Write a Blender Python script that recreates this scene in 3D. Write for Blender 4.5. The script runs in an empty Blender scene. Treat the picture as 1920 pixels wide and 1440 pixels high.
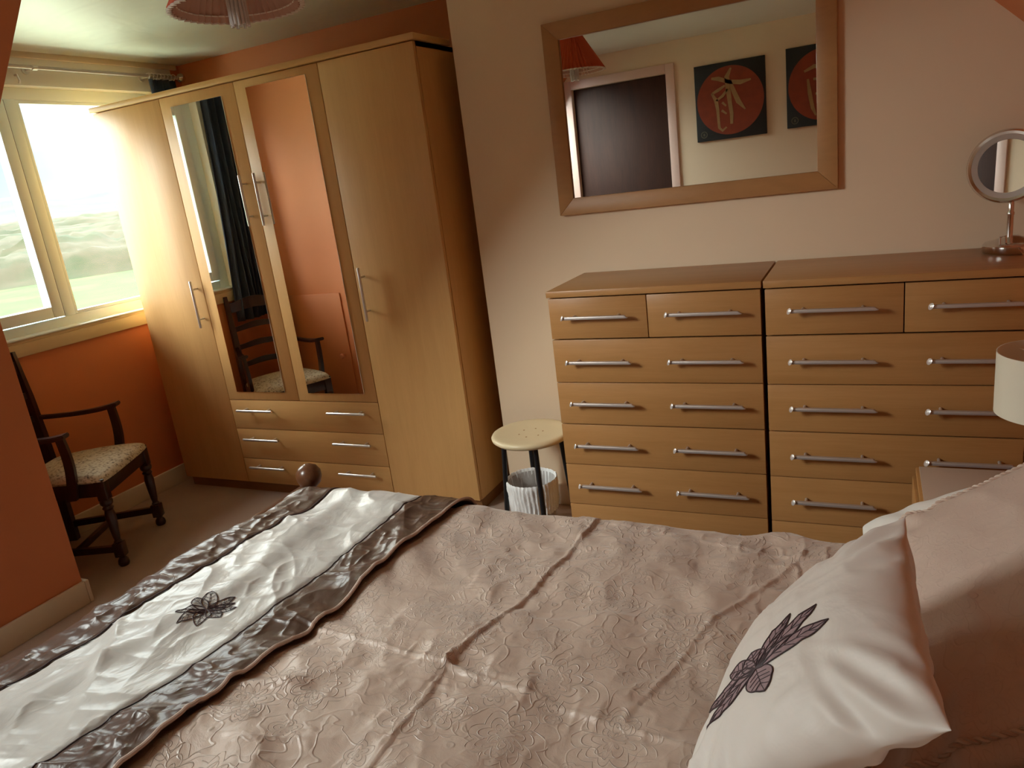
import bpy, bmesh, math, random
import numpy as np
from mathutils import Vector, Matrix
from math import sin, cos, pi, radians, sqrt, atan2

sc = bpy.context.scene
COL = sc.collection
random.seed(4)

# ------------------------------------------------------------------ camera
CAM_H = 1.47
yaw, pitch, roll = radians(-26.792), radians(-15.5745), radians(-7.3357)
FPX = 1391.2
cy, sy, cp, sp = cos(yaw), sin(yaw), cos(pitch), sin(pitch)
fw = Vector((sy * cp, cy * cp, sp))
r0_ = Vector((cy, -sy, 0))
u0_ = r0_.cross(fw)
rt = r0_ * cos(roll) + u0_ * sin(roll)
up = -r0_ * sin(roll) + u0_ * cos(roll)
cd = bpy.data.cameras.new('camera')
cam = bpy.data.objects.new('camera', cd)
COL.objects.link(cam)
M = Matrix((rt, up, -fw)).transposed().to_4x4()
M.translation = Vector((0, 0, CAM_H))
cam.matrix_world = M
cd.sensor_width = 36
cd.lens = 36 * FPX / 1920
cd.clip_start = 0.02
cd.clip_end = 6000
sc.camera = cam

# ------------------------------------------------------------------ view, sky, light
sc.view_settings.view_transform = 'Standard'
sc.view_settings.look = 'None'
sc.view_settings.gamma = 1
sc.view_settings.use_curve_mapping = False
sc.view_settings.exposure = 2.07
cyc = sc.cycles
cyc.max_bounces = 14
cyc.diffuse_bounces = 8
cyc.glossy_bounces = 6
cyc.transmission_bounces = 8
cyc.transparent_max_bounces = 12
cyc.sample_clamp_indirect = 6
cyc.caustics_reflective = False
cyc.caustics_refractive = False
cyc.use_denoising = True

SKY_HORIZON = 0.23
SKY_ZENITH = 3.2
FILL_LOBE_REAR = 10.0
FILL_LOBE_SIDE = 12.0
wd = bpy.data.worlds.new('overcast_sky')
sc.world = wd
wd.use_nodes = True
nt = wd.node_tree
nt.nodes.clear()
N = nt.nodes.new
wout = N('ShaderNodeOutputWorld'); bg = N('ShaderNodeBackground')
tc = N('ShaderNodeTexCoord'); sep = N('ShaderNodeSeparateXYZ')
nt.links.new(tc.outputs['Generated'], sep.inputs[0])
ramp = N('ShaderNodeMapRange'); ramp.inputs['From Min'].default_value = 0.15; ramp.inputs['From Max'].default_value = 0.38
ramp.inputs['To Min'].default_value = SKY_HORIZON; ramp.inputs['To Max'].default_value = SKY_ZENITH
ramp.interpolation_type = 'SMOOTHSTEP'
nt.links.new(sep.outputs['Z'], ramp.inputs['Value'])
mp = N('ShaderNodeMapping'); mp.inputs['Scale'].default_value = (1.5, 1.5, 9)
nt.links.new(tc.outputs['Generated'], mp.inputs[0])
nz = N('ShaderNodeTexNoise'); nz.inputs['Scale'].default_value = 2.2; nz.inputs['Detail'].default_value = 5
nt.links.new(mp.outputs[0], nz.inputs['Vector'])
cr = N('ShaderNodeValToRGB')
cr.color_ramp.elements[0].position = 0.35; cr.color_ramp.elements[0].color = (0.74, 0.89, 0.94, 1)
cr.color_ramp.elements[1].position = 0.62; cr.color_ramp.elements[1].color = (0.86, 0.97, 1.0, 1)
nt.links.new(nz.outputs['Fac'], cr.inputs[0])

# bright sky lobes added out of view, rear and side, to light the room
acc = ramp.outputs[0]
for D, pw_, st_ in (((-.42, -.86, .30), 6.0, FILL_LOBE_REAR), ((-.16, .93, .33), 12.0, FILL_LOBE_SIDE)):
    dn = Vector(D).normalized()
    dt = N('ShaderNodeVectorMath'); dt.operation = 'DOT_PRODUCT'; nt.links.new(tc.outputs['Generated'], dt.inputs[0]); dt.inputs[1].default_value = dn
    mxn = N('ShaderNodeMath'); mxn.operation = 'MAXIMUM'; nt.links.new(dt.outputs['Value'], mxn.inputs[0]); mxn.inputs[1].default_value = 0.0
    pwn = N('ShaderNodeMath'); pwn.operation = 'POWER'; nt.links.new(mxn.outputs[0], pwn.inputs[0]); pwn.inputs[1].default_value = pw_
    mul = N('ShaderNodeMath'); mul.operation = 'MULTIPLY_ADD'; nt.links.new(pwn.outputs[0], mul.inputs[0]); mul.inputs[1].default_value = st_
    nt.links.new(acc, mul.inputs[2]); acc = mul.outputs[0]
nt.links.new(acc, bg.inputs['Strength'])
wf_ = N('ShaderNodeMapRange'); wf_.inputs['From Min'].default_value = 1.0; wf_.inputs['From Max'].default_value = 5.0
nt.links.new(acc, wf_.inputs['Value'])
wm_ = N('ShaderNodeMix'); wm_.data_type = 'RGBA'; nt.links.new(wf_.outputs[0], wm_.inputs[0])
nt.links.new(cr.outputs[0], wm_.inputs[6]); wm_.inputs[7].default_value = (0.97, 0.96, 0.94, 1)
nt.links.new(wm_.outputs[2], bg.inputs['Color'])
nt.links.new(bg.outputs[0], wout.inputs[0])

def add_portal(name, loc, rot, sx, sy_):
    ld = bpy.data.lights.new(name, 'AREA')
    ld.shape = 'RECTANGLE'; ld.size = sx; ld.size_y = sy_
    ld.cycles.is_portal = True
    o = bpy.data.objects.new(name, ld); COL.objects.link(o)
    o.location = loc; o.rotation_euler = rot
    return o

# low, wide, soft sun lamp added beyond the dormer side to strengthen the daylight
sd = bpy.data.lights.new('added_soft_sun', 'SUN')
sd.energy = 0.9
sd.angle = radians(60)
sd.color = (1.0, 0.90, 0.76)
sun = bpy.data.objects.new('added_soft_sun', sd); COL.objects.link(sun)
SUN_DIR = Vector((0.85, 0.08, -0.30)).normalized()      # direction the light travels
sun.rotation_euler = SUN_DIR.to_track_quat('-Z', 'Y').to_euler()
sun.location = (-12, -2, 8)

# ------------------------------------------------------------------ helpers
def L(r, g, b):
    f = lambda c: ((c / 255) / 12.92) if c / 255 <= 0.04045 else (((c / 255) + 0.055) / 1.055) ** 2.4
    return (f(r), f(g), f(b), 1)

class NT:
    def __init__(s, name):
        s.m = bpy.data.materials.new(name); s.m.use_nodes = True
        s.t = s.m.node_tree; s.b = s.t.nodes['Principled BSDF']; s.out = s.t.nodes['Material Output']
    def n(s, typ, **kw):
        n = s.t.nodes.new(typ)
        for k, v in kw.items():
            if k in n.inputs: n.inputs[k].default_value = v
            else: setattr(n, k, v)
        return n
    def l(s, a, b): s.t.links.new(a, b)
    def coord(s, scale=(1, 1, 1), kind='Object', rot=(0, 0, 0)):
        c = s.n('ShaderNodeTexCoord'); m = s.n('ShaderNodeMapping')
        m.inputs['Scale'].default_value = scale; m.inputs['Rotation'].default_value = rot
        s.l(c.outputs[kind], m.inputs[0]); return m.outputs[0]
    def noise(s, vec, scale, detail=3, rough=0.5, dist=0.0):
        n = s.n('ShaderNodeTexNoise'); n.inputs['Scale'].default_value = scale
        n.inputs['Detail'].default_value = detail; n.inputs['Roughness'].default_value = rough
        n.inputs['Distortion'].default_value = dist
        s.l(vec, n.inputs['Vector']); return n.outputs['Fac']
    def ramp(s, fac, stops):
        r = s.n('ShaderNodeValToRGB'); e = r.color_ramp.elements
        while len(e) < len(stops): e.new(0.5)
        for i, (p, c) in enumerate(stops): e[i].position = p; e[i].color = c
        s.l(fac, r.inputs[0]); return r.outputs[0]
    def math(s, op, a, b=None, clamp=False):
        n = s.n('ShaderNodeMath'); n.operation = op; n.use_clamp = clamp
        for i, v in enumerate((a, b)):
            if v is None: continue
            if isinstance(v, (int, float)): n.inputs[i].default_value = v
            else: s.l(v, n.inputs[i])
        return n.outputs[0]
    def bump(s, h, strength=0.2, dist=0.01):
        b = s.n('ShaderNodeBump'); b.inputs['Strength'].default_value = strength; b.inputs['Distance'].default_value = dist
        s.l(h, b.inputs['Height']); s.l(b.outputs[0], s.b.inputs['Normal'])
    def set(s, **kw):
        for k, v in kw.items(): s.b.inputs[k.replace('_', ' ')].default_value = v
        return s

def plain(name, col, rough=0.5, metal=0.0, var=0.06, scale=6, bump=0.0, bscale=200, **kw):
    m = NT(name)
    v = m.coord()
    f = m.noise(v, scale, 3)
    a = tuple(c * (1 - var) for c in col[:3]) + (1,); b = tuple(min(1, c * (1 + var)) for c in col[:3]) + (1,)
    m.l(m.ramp(f, [(0.3, a), (0.7, b)]), m.b.inputs['Base Color'])
    m.set(Roughness=rough, Metallic=metal, **kw)
    if bump: m.bump(m.noise(v, bscale, 4), bump, 0.002)
    return m.m

def wood(name, c1, c2, scale=(1, 1, 1), rough=0.35, freq=9, coat=0.0, fine=0.35):
    m = NT(name)
    v = m.coord(scale)
    f1 = m.noise(v, freq, 5, 0.6, 0.6)
    f2 = m.noise(v, freq * 7, 3, 0.6)
    mx = m.math('ADD', m.math('MULTIPLY', f1, 1 - fine), m.math('MULTIPLY', f2, fine))
    m.l(m.ramp(mx, [(0.35, c1), (0.65, c2)]), m.b.inputs['Base Color'])
    m.set(Roughness=rough, Coat_Weight=coat)
    m.set(Specular_IOR_Level=0.4)
    return m.m

MT = {}
W1, W2 = (0.60, 0.345, 0.125, 1), (0.66, 0.39, 0.15, 1)
MT['wood_v'] = wood('maple_laminate_upright', W1, W2, (4, 4, 0.3), 0.4, 5)
MT['wood_h'] = wood('maple_laminate_level', W1, W2, (0.3, 4, 4), 0.4, 5)
C1, C2 = (0.41, 0.20, 0.066, 1), (0.48, 0.245, 0.088, 1)
MT['cwood_h'] = wood('beech_laminate_level', C1, C2, (0.35, 6, 6), 0.34, 5)
MT['cwood_v'] = wood('beech_laminate_upright', C1, C2, (5, 5, 0.4), 0.36, 5)
MT['plinth'] = wood('plinth_laminate', (0.22, 0.10, 0.035, 1), (0.28, 0.13, 0.045, 1), (0.35, 5, 5), 0.45, 5)
MT['frame'] = wood('mirror_frame_wood', (0.40, 0.20, 0.075, 1), (0.46, 0.24, 0.09, 1), (0.6, 5, 2), 0.4, 5)
MT['gap'] = plain('gap_shade', (0.02, 0.01, 0.006, 1), 0.8)
MT['dark_oak'] = wood('dark_stained_oak', (0.020, 0.007, 0.005, 1), (0.045, 0.014, 0.010, 1), (4, 4, 0.6), 0.28, 6, 0.3)
MT['bed_wood'] = wood('bed_pine_stained', (0.085, 0.032, 0.014, 1), (0.15, 0.06, 0.025, 1), (3, 3, 3), 0.3, 9, 0.15)
MT['door_wood'] = wood('door_mahogany', (0.028, 0.008, 0.004, 1), (0.05, 0.016, 0.007, 1), (3, 3, 0.3), 0.62, 5)
MT['steel'] = plain('brushed_steel', (0.72, 0.70, 0.67, 1), 0.35, 0.7, 0.03)
MT['satin_metal'] = plain('satin_nickel', (0.56, 0.50, 0.47, 1), 0.42, 0.6, 0.03)
MT['glint_metal'] = plain('end_glint', (0.85, 0.82, 0.8, 1), 0.25, 0.6, 0.02)
MT['chrome'] = plain('chrome', (0.75, 0.72, 0.7, 1), 0.12, 1.0, 0.02)
MT['mirror'] = plain('silvered_glass', (0.90, 0.92, 0.90, 1), 0.008, 1.0, 0.0)
MT['mirror_edge'] = plain('mirror_edge', (0.55, 0.6, 0.58, 1), 0.3, 0.5, 0.02)
MT['orange'] = plain('orange_emulsion', (0.64, 0.215, 0.080, 1), 0.55, 0, 0.03, 3, 0.08, 150)
MT['orange_slope'] = plain('orange_slope_emulsion', (0.64, 0.215, 0.080, 1), 0.6, 0, 0.03, 3, 0.08, 150)
MT['cream'] = plain('cream_emulsion', (0.80, 0.64, 0.45, 1), 0.7, 0, 0.02, 2, 0.06, 120)
MT['white_wall'] = plain('white_emulsion', (0.80, 0.81, 0.76, 1), 0.6, 0, 0.02, 3, 0.05, 150)
MT['trim'] = plain('cream_gloss', (0.72, 0.62, 0.48, 1), 0.35, 0, 0.02, 3)
MT['fascia'] = plain('sill_fascia_gloss', (0.68, 0.56, 0.34, 1), 0.35, 0, 0.02, 3)
MT['upvc'] = plain('white_upvc', (0.82, 0.91, 0.92, 1), 0.3, 0, 0.01, 3)
MT['seal'] = plain('window_seal', (0.10, 0.11, 0.16, 1), 0.6)
MT['architrave'] = plain('pinkish_gloss', (0.72, 0.52, 0.44, 1), 0.4, 0, 0.02, 3)
MT['black'] = plain('black_steel', (0.012, 0.013, 0.016, 1), 0.35, 0.3, 0.05)
MT['cream_seat'] = plain('cream_painted_wood', (0.72, 0.60, 0.38, 1), 0.35, 0, 0.03, 8)
MT['navy'] = plain('navy_curtain_cloth', (0.010, 0.020, 0.045, 1), 0.75, 0, 0.2, 12, 0.1, 300, Sheen_Weight=0.25)
MT['red_pleat'] = plain('orange_pleated_shade', (0.60, 0.10, 0.03, 1), 0.7, 0, 0.05, 5)
MT['pleat_trim'] = plain('shade_white_trim', (0.8, 0.72, 0.62, 1), 0.7)
MT['pleat_in'] = plain('shade_lining', (0.62, 0.40, 0.30, 1), 0.8)
MT['lamp_shade'] = plain('ivory_drum_shade', (0.74, 0.68, 0.55, 1), 0.8, 0, 0.02, 4, 0.1, 500)
MT['lamp_in'] = plain('drum_shade_lining', (0.45, 0.3, 0.18, 1), 0.8)
MT['white_cotton'] = plain('white_cotton', (0.78, 0.76, 0.72, 1), 0.8, 0, 0.02, 5, 0.2, 60)
MT['soil'] = plain('canvas_black', (0.010, 0.012, 0.012, 1), 0.6)
MT['disc'] = plain('print_orange', (0.26, 0.040, 0.010, 1), 0.6, 0, 0.08, 20)
MT['gold'] = plain('print_gold', (0.36, 0.22, 0.085, 1), 0.6, 0, 0.08, 30)
MT['stamp'] = plain('print_grey', (0.10, 0.09, 0.06, 1), 0.6)
MT['mauve'] = plain('mauve_applique', (0.30, 0.20, 0.215, 1), 0.6, 0, 0.2, 90)
MT['thread'] = plain('dark_thread', (0.055, 0.030, 0.035, 1), 0.6)
MT['brown_thread'] = plain('brown_thread', (0.045, 0.020, 0.022, 1), 0.6)
MT['cord'] = plain('pink_beige_cord', (0.50, 0.37, 0.30, 1), 0.6)
MT['table_top'] = plain('bedside_top', (0.50, 0.38, 0.30, 1), 0.3, 0, 0.03, 5)

# carpet
m = NT('carpet_pile'); v = m.coord()
f = m.noise(v, 260, 3, 0.7); f2 = m.noise(v, 3, 3)
mx = m.math('ADD', m.math('MULTIPLY', f, 0.6), m.math('MULTIPLY', f2, 0.4))
m.l(m.ramp(mx, [(0.3, (0.34, 0.235, 0.18, 1)), (0.7, (0.50, 0.37, 0.29, 1))]), m.b.inputs['Base Color'])
m.set(Roughness=0.95, Sheen_Weight=0.2); m.bump(f, 0.5, 0.004); MT['carpet'] = m.m

# ceiling with trowelled swirls
m = NT('ceiling_emulsion'); v = m.coord()
m.set(Base_Color=(0.77, 0.77, 0.66, 1), Roughness=0.45)
f = m.noise(v, 3.0, 2, 0.4, 1.5); m.bump(f, 0.35, 0.03); MT['ceiling'] = m.m

# glass pane (thin, lets light through, reflects by angle)
m = NT('window_glass')
tr = m.n('ShaderNodeBsdfTransparent'); tr.inputs[0].default_value = (0.95, 0.98, 0.97, 1)
gl = m.n('ShaderNodeBsdfGlossy'); gl.inputs['Roughness'].default_value = 0.02
fr = m.n('ShaderNodeFresnel'); fr.inputs[0].default_value = 1.15
mx = m.n('ShaderNodeMixShader'); m.l(fr.outputs[0], mx.inputs[0]); m.l(tr.outputs[0], mx.inputs[1]); m.l(gl.outputs[0], mx.inputs[2])
m.l(mx.outputs[0], m.out.inputs[0]); MT['glass'] = m.m
# fluted crystal bulb cover / acrylic
m = NT('crystal_acrylic'); m.set(Base_Color=(0.88, 0.84, 0.80, 1), Roughness=0.15, Transmission_Weight=0.25, IOR=1.4); MT['crystal'] = m.m
# frosted bin liner
m = NT('bin_liner_plastic'); v = m.coord(); f = m.noise(v, 45, 4, 0.6, 1.0)
m.set(Base_Color=(0.88, 0.89, 0.88, 1), Roughness=0.3); m.bump(f, 0.5, 0.01); MT['liner'] = m.m
m = NT('bin_inside'); v = m.coord((1, 1, 1)); f = m.noise(v, 60, 2)
m.set(Base_Color=(0.46, 0.44, 0.42, 1), Roughness=0.5); m.bump(f, 0.4, 0.01); MT['bin'] = m.m
# chair tapestry
m = NT('seat_tapestry'); v = m.coord()
vo = m.n('ShaderNodeTexVoronoi'); vo.inputs['Scale'].default_value = 75; m.l(v, vo.inputs['Vector'])
f = m.noise(v, 38, 4, 0.7, 1.2)
mx = m.math('ADD', m.math('MULTIPLY', f, 0.8), m.math('MULTIPLY', vo.outputs['Distance'], 0.35))
m.l(m.ramp(mx, [(0.36, (0.13, 0.11, 0.10, 1)), (0.48, (0.40, 0.32, 0.22, 1)), (0.6, (0.62, 0.54, 0.40, 1))]), m.b.inputs['Base Color'])
m.set(Roughness=0.85); m.bump(f, 0.3, 0.004); MT['tapestry'] = m.m

# jacquard bedding: raised floral line work over satin
def jacquard(name, base, line, rough=0.5, uvname='UVMap', k=1.0, depth=0.35):
    m = NT(name)
    c = m.n('ShaderNodeTexCoord'); uv = c.outputs['UV']
    nzn = m.n('ShaderNodeTexNoise'); nzn.inputs['Scale'].default_value = 9; nzn.inputs['Detail'].default_value = 2
    m.l(uv, nzn.inputs['Vector'])
    sub = m.n('ShaderNodeVectorMath'); sub.operation = 'SUBTRACT'; m.l(nzn.outputs['Color'], sub.inputs[0]); sub.inputs[1].default_value = (0.5, 0.5, 0.5)
    scl = m.n('ShaderNodeVectorMath'); scl.operation = 'SCALE'; m.l(sub.outputs[0], scl.inputs[0]); scl.inputs['Scale'].default_value = 0.05
    ad = m.n('ShaderNodeVectorMath'); ad.operation = 'ADD'; m.l(uv, ad.inputs[0]); m.l(scl.outputs[0], ad.inputs[1])
    total = None
    for (sc_, pet, rr, off) in ((5.2, 9, 0.36, 0.0), (9.5, 5, 0.28, 3.7)):
        mp_ = m.n('ShaderNodeMapping'); mp_.inputs['Location'].default_value = (off, off * .6, 0); mp_.inputs['Scale'].default_value = (sc_ * k,) * 3
        m.l(ad.outputs[0], mp_.inputs[0])
        vo = m.n('ShaderNodeTexVoronoi'); vo.voronoi_dimensions = '2D'; vo.inputs['Scale'].default_value = 1; vo.inputs['Randomness'].default_value = 0.75
        m.l(mp_.outputs[0], vo.inputs['Vector'])
        d = m.n('ShaderNodeVectorMath'); d.operation = 'SUBTRACT'; m.l(mp_.outputs[0], d.inputs[0]); m.l(vo.outputs['Position'], d.inputs[1])
        s3 = m.n('ShaderNodeSeparateXYZ'); m.l(d.outputs[0], s3.inputs[0])
        ang = m.math('ARCTAN2', s3.outputs[1], s3.outputs[0])
        pe = m.math('ABSOLUTE', m.math('SINE', m.math('MULTIPLY', ang, pet / 2)))
        rad = m.math('ADD', vo.outputs['Distance'], m.math('MULTIPLY', pe, -0.09))
        rings = m.math('ABSOLUTE', m.math('SINE', m.math('MULTIPLY', rad, 34)))
        ln = m.math('SUBTRACT', 1.0, m.math('MULTIPLY', rings, 3.2), True)
        mask = m.math('LESS_THAN', vo.outputs['Distance'], rr)
        ln = m.math('MULTIPLY', ln, mask)
        total = ln if total is None else m.math('MAXIMUM', total, ln)
    # curling stems
    n2 = m.n('ShaderNodeTexNoise'); n2.inputs['Scale'].default_value = 4.5; n2.inputs['Detail'].default_value = 1; m.l(uv, n2.inputs['Vector'])
    n2.inputs['Scale'].default_value = 17; n2.inputs['Distortion'].default_value = 0.8
    st = m.math('ABSOLUTE', m.math('SUBTRACT', n2.outputs['Fac'], 0.5))
    st = m.math('SUBTRACT', 1.0, m.math('MULTIPLY', st, 32), True)
    total = m.math('MAXIMUM', total, m.math('MULTIPLY', st, 0.55))
    big = m.noise(uv, 2.2, 2)
    msk = m.n('ShaderNodeMapRange'); msk.inputs['From Min'].default_value = 0.42; msk.inputs['From Max'].default_value = 0.55; m.l(big, msk.inputs['Value'])
    total = m.math('MULTIPLY', total, m.math('ADD', m.math('MULTIPLY', msk.outputs[0], 0.6), 0.4))
    mixc = m.n('ShaderNodeMix'); mixc.data_type = 'RGBA'
    m.l(m.math('MULTIPLY', total, 0.55), mixc.inputs[0]); mixc.inputs[6].default_value = base; mixc.inputs[7].default_value = line
    m.l(mixc.outputs[2], m.b.inputs['Base Color'])
    weave = m.noise(uv, 700, 2)
    puck = m.noise(uv, 26, 4, 0.6, 0.5)
    h = m.math('ADD', m.math('MULTIPLY', total, 0.8), m.math('ADD', m.math('MULTIPLY', weave, 0.12), m.math('MULTIPLY', puck, 1.0)))
    m.set(Roughness=rough, Sheen_Weight=0.3, Sheen_Roughness=0.4, Specular_IOR_Level=0.65)
    m.bump(h, depth, 0.004)
    return m.m
MT['duvet'] = jacquard('duvet_jacquard', (0.57, 0.45, 0.375, 1), (0.38, 0.28, 0.22, 1), 0.40, depth=0.6)
MT['sham'] = jacquard('sham_jacquard', (0.60, 0.47, 0.40, 1), (0.50, 0.37, 0.31, 1), 0.5, k=1.3, depth=0.25)

def satin(name, col, rough=0.32, scale=30, strength=0.5, dist=0.006, aniso=(1, 1, 1), sheen=0.25):
    m = NT(name); c = m.coord(aniso, 'UV')
    f = m.noise(c, scale, 4, 0.55, 0.6)
    m.set(Base_Color=col, Roughness=rough, Sheen_Weight=sheen, Specular_IOR_Level=0.6)
    m.bump(f, strength, dist); return m.m
MT['runner'] = satin('ivory_satin', (0.53, 0.51, 0.475, 1), 0.34, 9, 0.5, 0.012, (1.6, 0.8, 1))
MT['band'] = satin('bronze_satin', (0.090, 0.052, 0.036, 1), 0.34, 14, 0.3, 0.010, (1.6, 1.0, 1), 0.0)
MT['cushion'] = satin('pearl_satin', (0.74, 0.69, 0.65, 1), 0.5, 7, 0.3, 0.008)

# outdoors
def ground_mat(name, a, b, c, scale, k=0.78):
    a, b, c = [tuple(q * k for q in w[:3]) + (1,) for w in (a, b, c)]
    m = NT(name); v = m.coord()
    f = m.noise(v, scale, 5, 0.6)
    m.l(m.ramp(f, [(0.35, a), (0.5, b), (0.65, c)]), m.b.inputs['Base Color'])
    m.set(Roughness=0.95, Specular_IOR_Level=0.1); return m.m
MT['grass'] = ground_mat('lawn_grass', (0.050, 0.070, 0.022, 1), (0.034, 0.068, 0.016, 1), (0.058, 0.072, 0.024, 1), 0.12)
MT['scrub'] = ground_mat('dry_scrub', (0.026, 0.032, 0.014, 1), (0.052, 0.046, 0.028, 1), (0.030, 0.038, 0.018, 1), 0.1)
MT['bounce_patch'] = ground_mat('pale_bounce_ground', (0.37, 0.43, 0.31, 1), (0.42, 0.48, 0.36, 1), (0.45, 0.50, 0.39, 1), 0.6, 1.0)
MT['hill'] = ground_mat('hazy_hill', (0.034, 0.044, 0.040, 1), (0.046, 0.050, 0.042, 1), (0.032, 0.044, 0.046, 1), 0.012)  # distance haze is put into these muted bluish colours

# ---- mesh builder
class MB:
    def __init__(s): s.bm = bmesh.new()
    def _merge(s, tmp, mat=None, mi=0):
        if mat is not None: bmesh.ops.transform(tmp, matrix=mat, verts=tmp.verts)
        me = bpy.data.meshes.new('t'); 
        for f in tmp.faces: f.material_index = mi
        tmp.to_mesh(me); tmp.free(); s.bm.from_mesh(me); bpy.data.meshes.remove(me); return s
    def box(s, x0, x1, y0, y1, z0, z1, bev=0.0, seg=2, mi=0, mat=None):
        t = bmesh.new(); bmesh.ops.create_cube(t, size=1)
        for v in t.verts:
            v.co = Vector((x0 if v.co.x < 0 else x1, y0 if v.co.y < 0 else y1, z0 if v.co.z < 0 else z1))
        if bev: bmesh.ops.bevel(t, geom=list(t.edges), offset=bev, segments=seg, profile=0.5, affect='EDGES')
        bmesh.ops.recalc_face_normals(t, faces=t.faces)
        return s._merge(t, mat, mi)
    def prism(s, poly, axis, a0, a1, bev=0, mi=0):
        # poly: 2D points; axis 'y': (x,z); 'x': (y,z); 'z': (x,y)
        t = bmesh.new()
        def P(p, a):
            return {'y': (p[0], a, p[1]), 'x': (a, p[0], p[1]), 'z': (p[0], p[1], a)}[axis]
        A = [t.verts.new(P(p, a0)) for p in poly]; B = [t.verts.new(P(p, a1)) for p in poly]
        t.faces.new(A); t.faces.new(B[::-1]); n = len(poly)
        for i in range(n): t.faces.new((A[i], B[i], B[(i + 1) % n], A[(i + 1) % n]))
        bmesh.ops.recalc_face_normals(t, faces=t.faces)
        if bev: bmesh.ops.bevel(t, geom=list(t.edges), offset=bev, segments=2, profile=0.5, affect='EDGES')
        return s._merge(t, None, mi)
    def tube(s, pts, rad, seg=10, mi=0, flat=1.0, caps=True):
        pts = [Vector(p) for p in pts]; n = len(pts)
        rads = rad if isinstance(rad, (list, tuple)) else [rad] * n
        t = bmesh.new(); rings = []; ref = None
        for i, p in enumerate(pts):
            d = (pts[min(i + 1, n - 1)] - pts[max(i - 1, 0)]).normalized()
            if ref is None:
                ref = Vector((0, 0, 1)) if abs(d.z) < 0.9 else Vector((1, 0, 0))
            a = (ref - d * ref.dot(d)).normalized(); b = d.cross(a); ref = a
            rings.append([t.verts.new(p + (a * cos(2 * pi * k / seg) * flat + b * sin(2 * pi * k / seg)) * rads[i]) for k in range(seg)])
        for i in range(n - 1):
            for k in range(seg):
                t.faces.new((rings[i][k], rings[i][(k + 1) % seg], rings[i + 1][(k + 1) % seg], rings[i + 1][k]))
        if caps: t.faces.new(rings[0][::-1]); t.faces.new(rings[-1])
        bmesh.ops.recalc_face_normals(t, faces=t.faces)
        return s._merge(t, None, mi)
    def lathe(s, prof, c=(0, 0, 0), axis=None, seg=32, mi=0, closed=False, sx=1.0):
        t = bmesh.new(); rings = []
        for (r, z) in prof:
            rings.append([t.verts.new((r * sx * cos(2 * pi * k / seg), r * sin(2 * pi * k / seg), z)) for k in range(seg)])
        n = len(rings)
        for i in range(n - 1 + (1 if closed else 0)):
            A, B = rings[i], rings[(i + 1) % n]
            for k in range(seg): t.faces.new((A[k], A[(k + 1) % seg], B[(k + 1) % seg], B[k]))
        if not closed:
            if prof[0][0] > 1e-5: t.faces.new(rings[0][::-1])
            if prof[-1][0] > 1e-5: t.faces.new(rings[-1])
        bmesh.ops.remove_doubles(t, verts=t.verts, dist=1e-6)
        bmesh.ops.recalc_face_normals(t, faces=t.faces)
        m_ = Matrix.Translation(c)
        if axis is not None: m_ = m_ @ Vector((0, 0, 1)).rotation_difference(Vector(axis).normalized()).to_matrix().to_4x4()
        return s._merge(t, m_, mi)
    def grid(s, fn, nu, nv, u0=0, u1=1, v0=0, v1=1, mi=0, uvs=None):
        t = bmesh.new(); V = []
        for i in range(nu + 1):
            V.append([t.verts.new(fn(u0 + (u1 - u0) * i / nu, v0 + (v1 - v0) * j / nv)) for j in range(nv + 1)])
        for i in range(nu):
            for j in range(nv): t.faces.new((V[i][j], V[i + 1][j], V[i + 1][j + 1], V[i][j + 1]))
        return s._merge(t, None, mi)
    def build(s, name, mats, parent=None, origin=None, smooth=True, ang=38):
        org = Vector(origin) if origin is not None else (Vector(parent['_org']) if parent is not None and '_org' in parent else Vector((0, 0, 0)))
        bmesh.ops.translate(s.bm, verts=s.bm.verts, vec=-org)
        if smooth:
            for f in s.bm.faces: f.smooth = True
            for e in s.bm.edges:
                if len(e.link_faces) == 2 and e.calc_face_angle(0) > radians(ang): e.smooth = False
        me = bpy.data.meshes.new(name); s.bm.to_mesh(me); s.bm.free()
        for mm in (mats if isinstance(mats, (list, tuple)) else [mats]): me.materials.append(mm)
        o = bpy.data.objects.new(name, me); COL.objects.link(o)
        if parent is not None:
            o.parent = parent
            if origin is not None and '_org' in parent: o.location = org - Vector(parent['_org'])
            o['_org'] = tuple(org) if '_org' in parent else (0, 0, 0)
        else:
            o.location = org; o['_org'] = tuple(org)
        return o

def tag(o, label=None, cat=None, group=None, kind=None):
    if label: o['label'] = label
    if cat: o['category'] = cat
    if group: o['group'] = group
    if kind: o['kind'] = kind
    return o

def thing(name, label, cat, org=(0, 0, 0), rz=0, group=None):
    o = bpy.data.objects.new(name, None); COL.objects.link(o)
    o.empty_display_size = 0.1
    o.location = org; o.rotation_euler = (0, 0, rz); o['_org'] = tuple(org) if rz == 0 else (0.0, 0.0, 0.0)
    return tag(o, label, cat, group)

def struct(o, label=None): 
    o['kind'] = 'structure'
    if label: o['label'] = label; 
    return o

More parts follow.
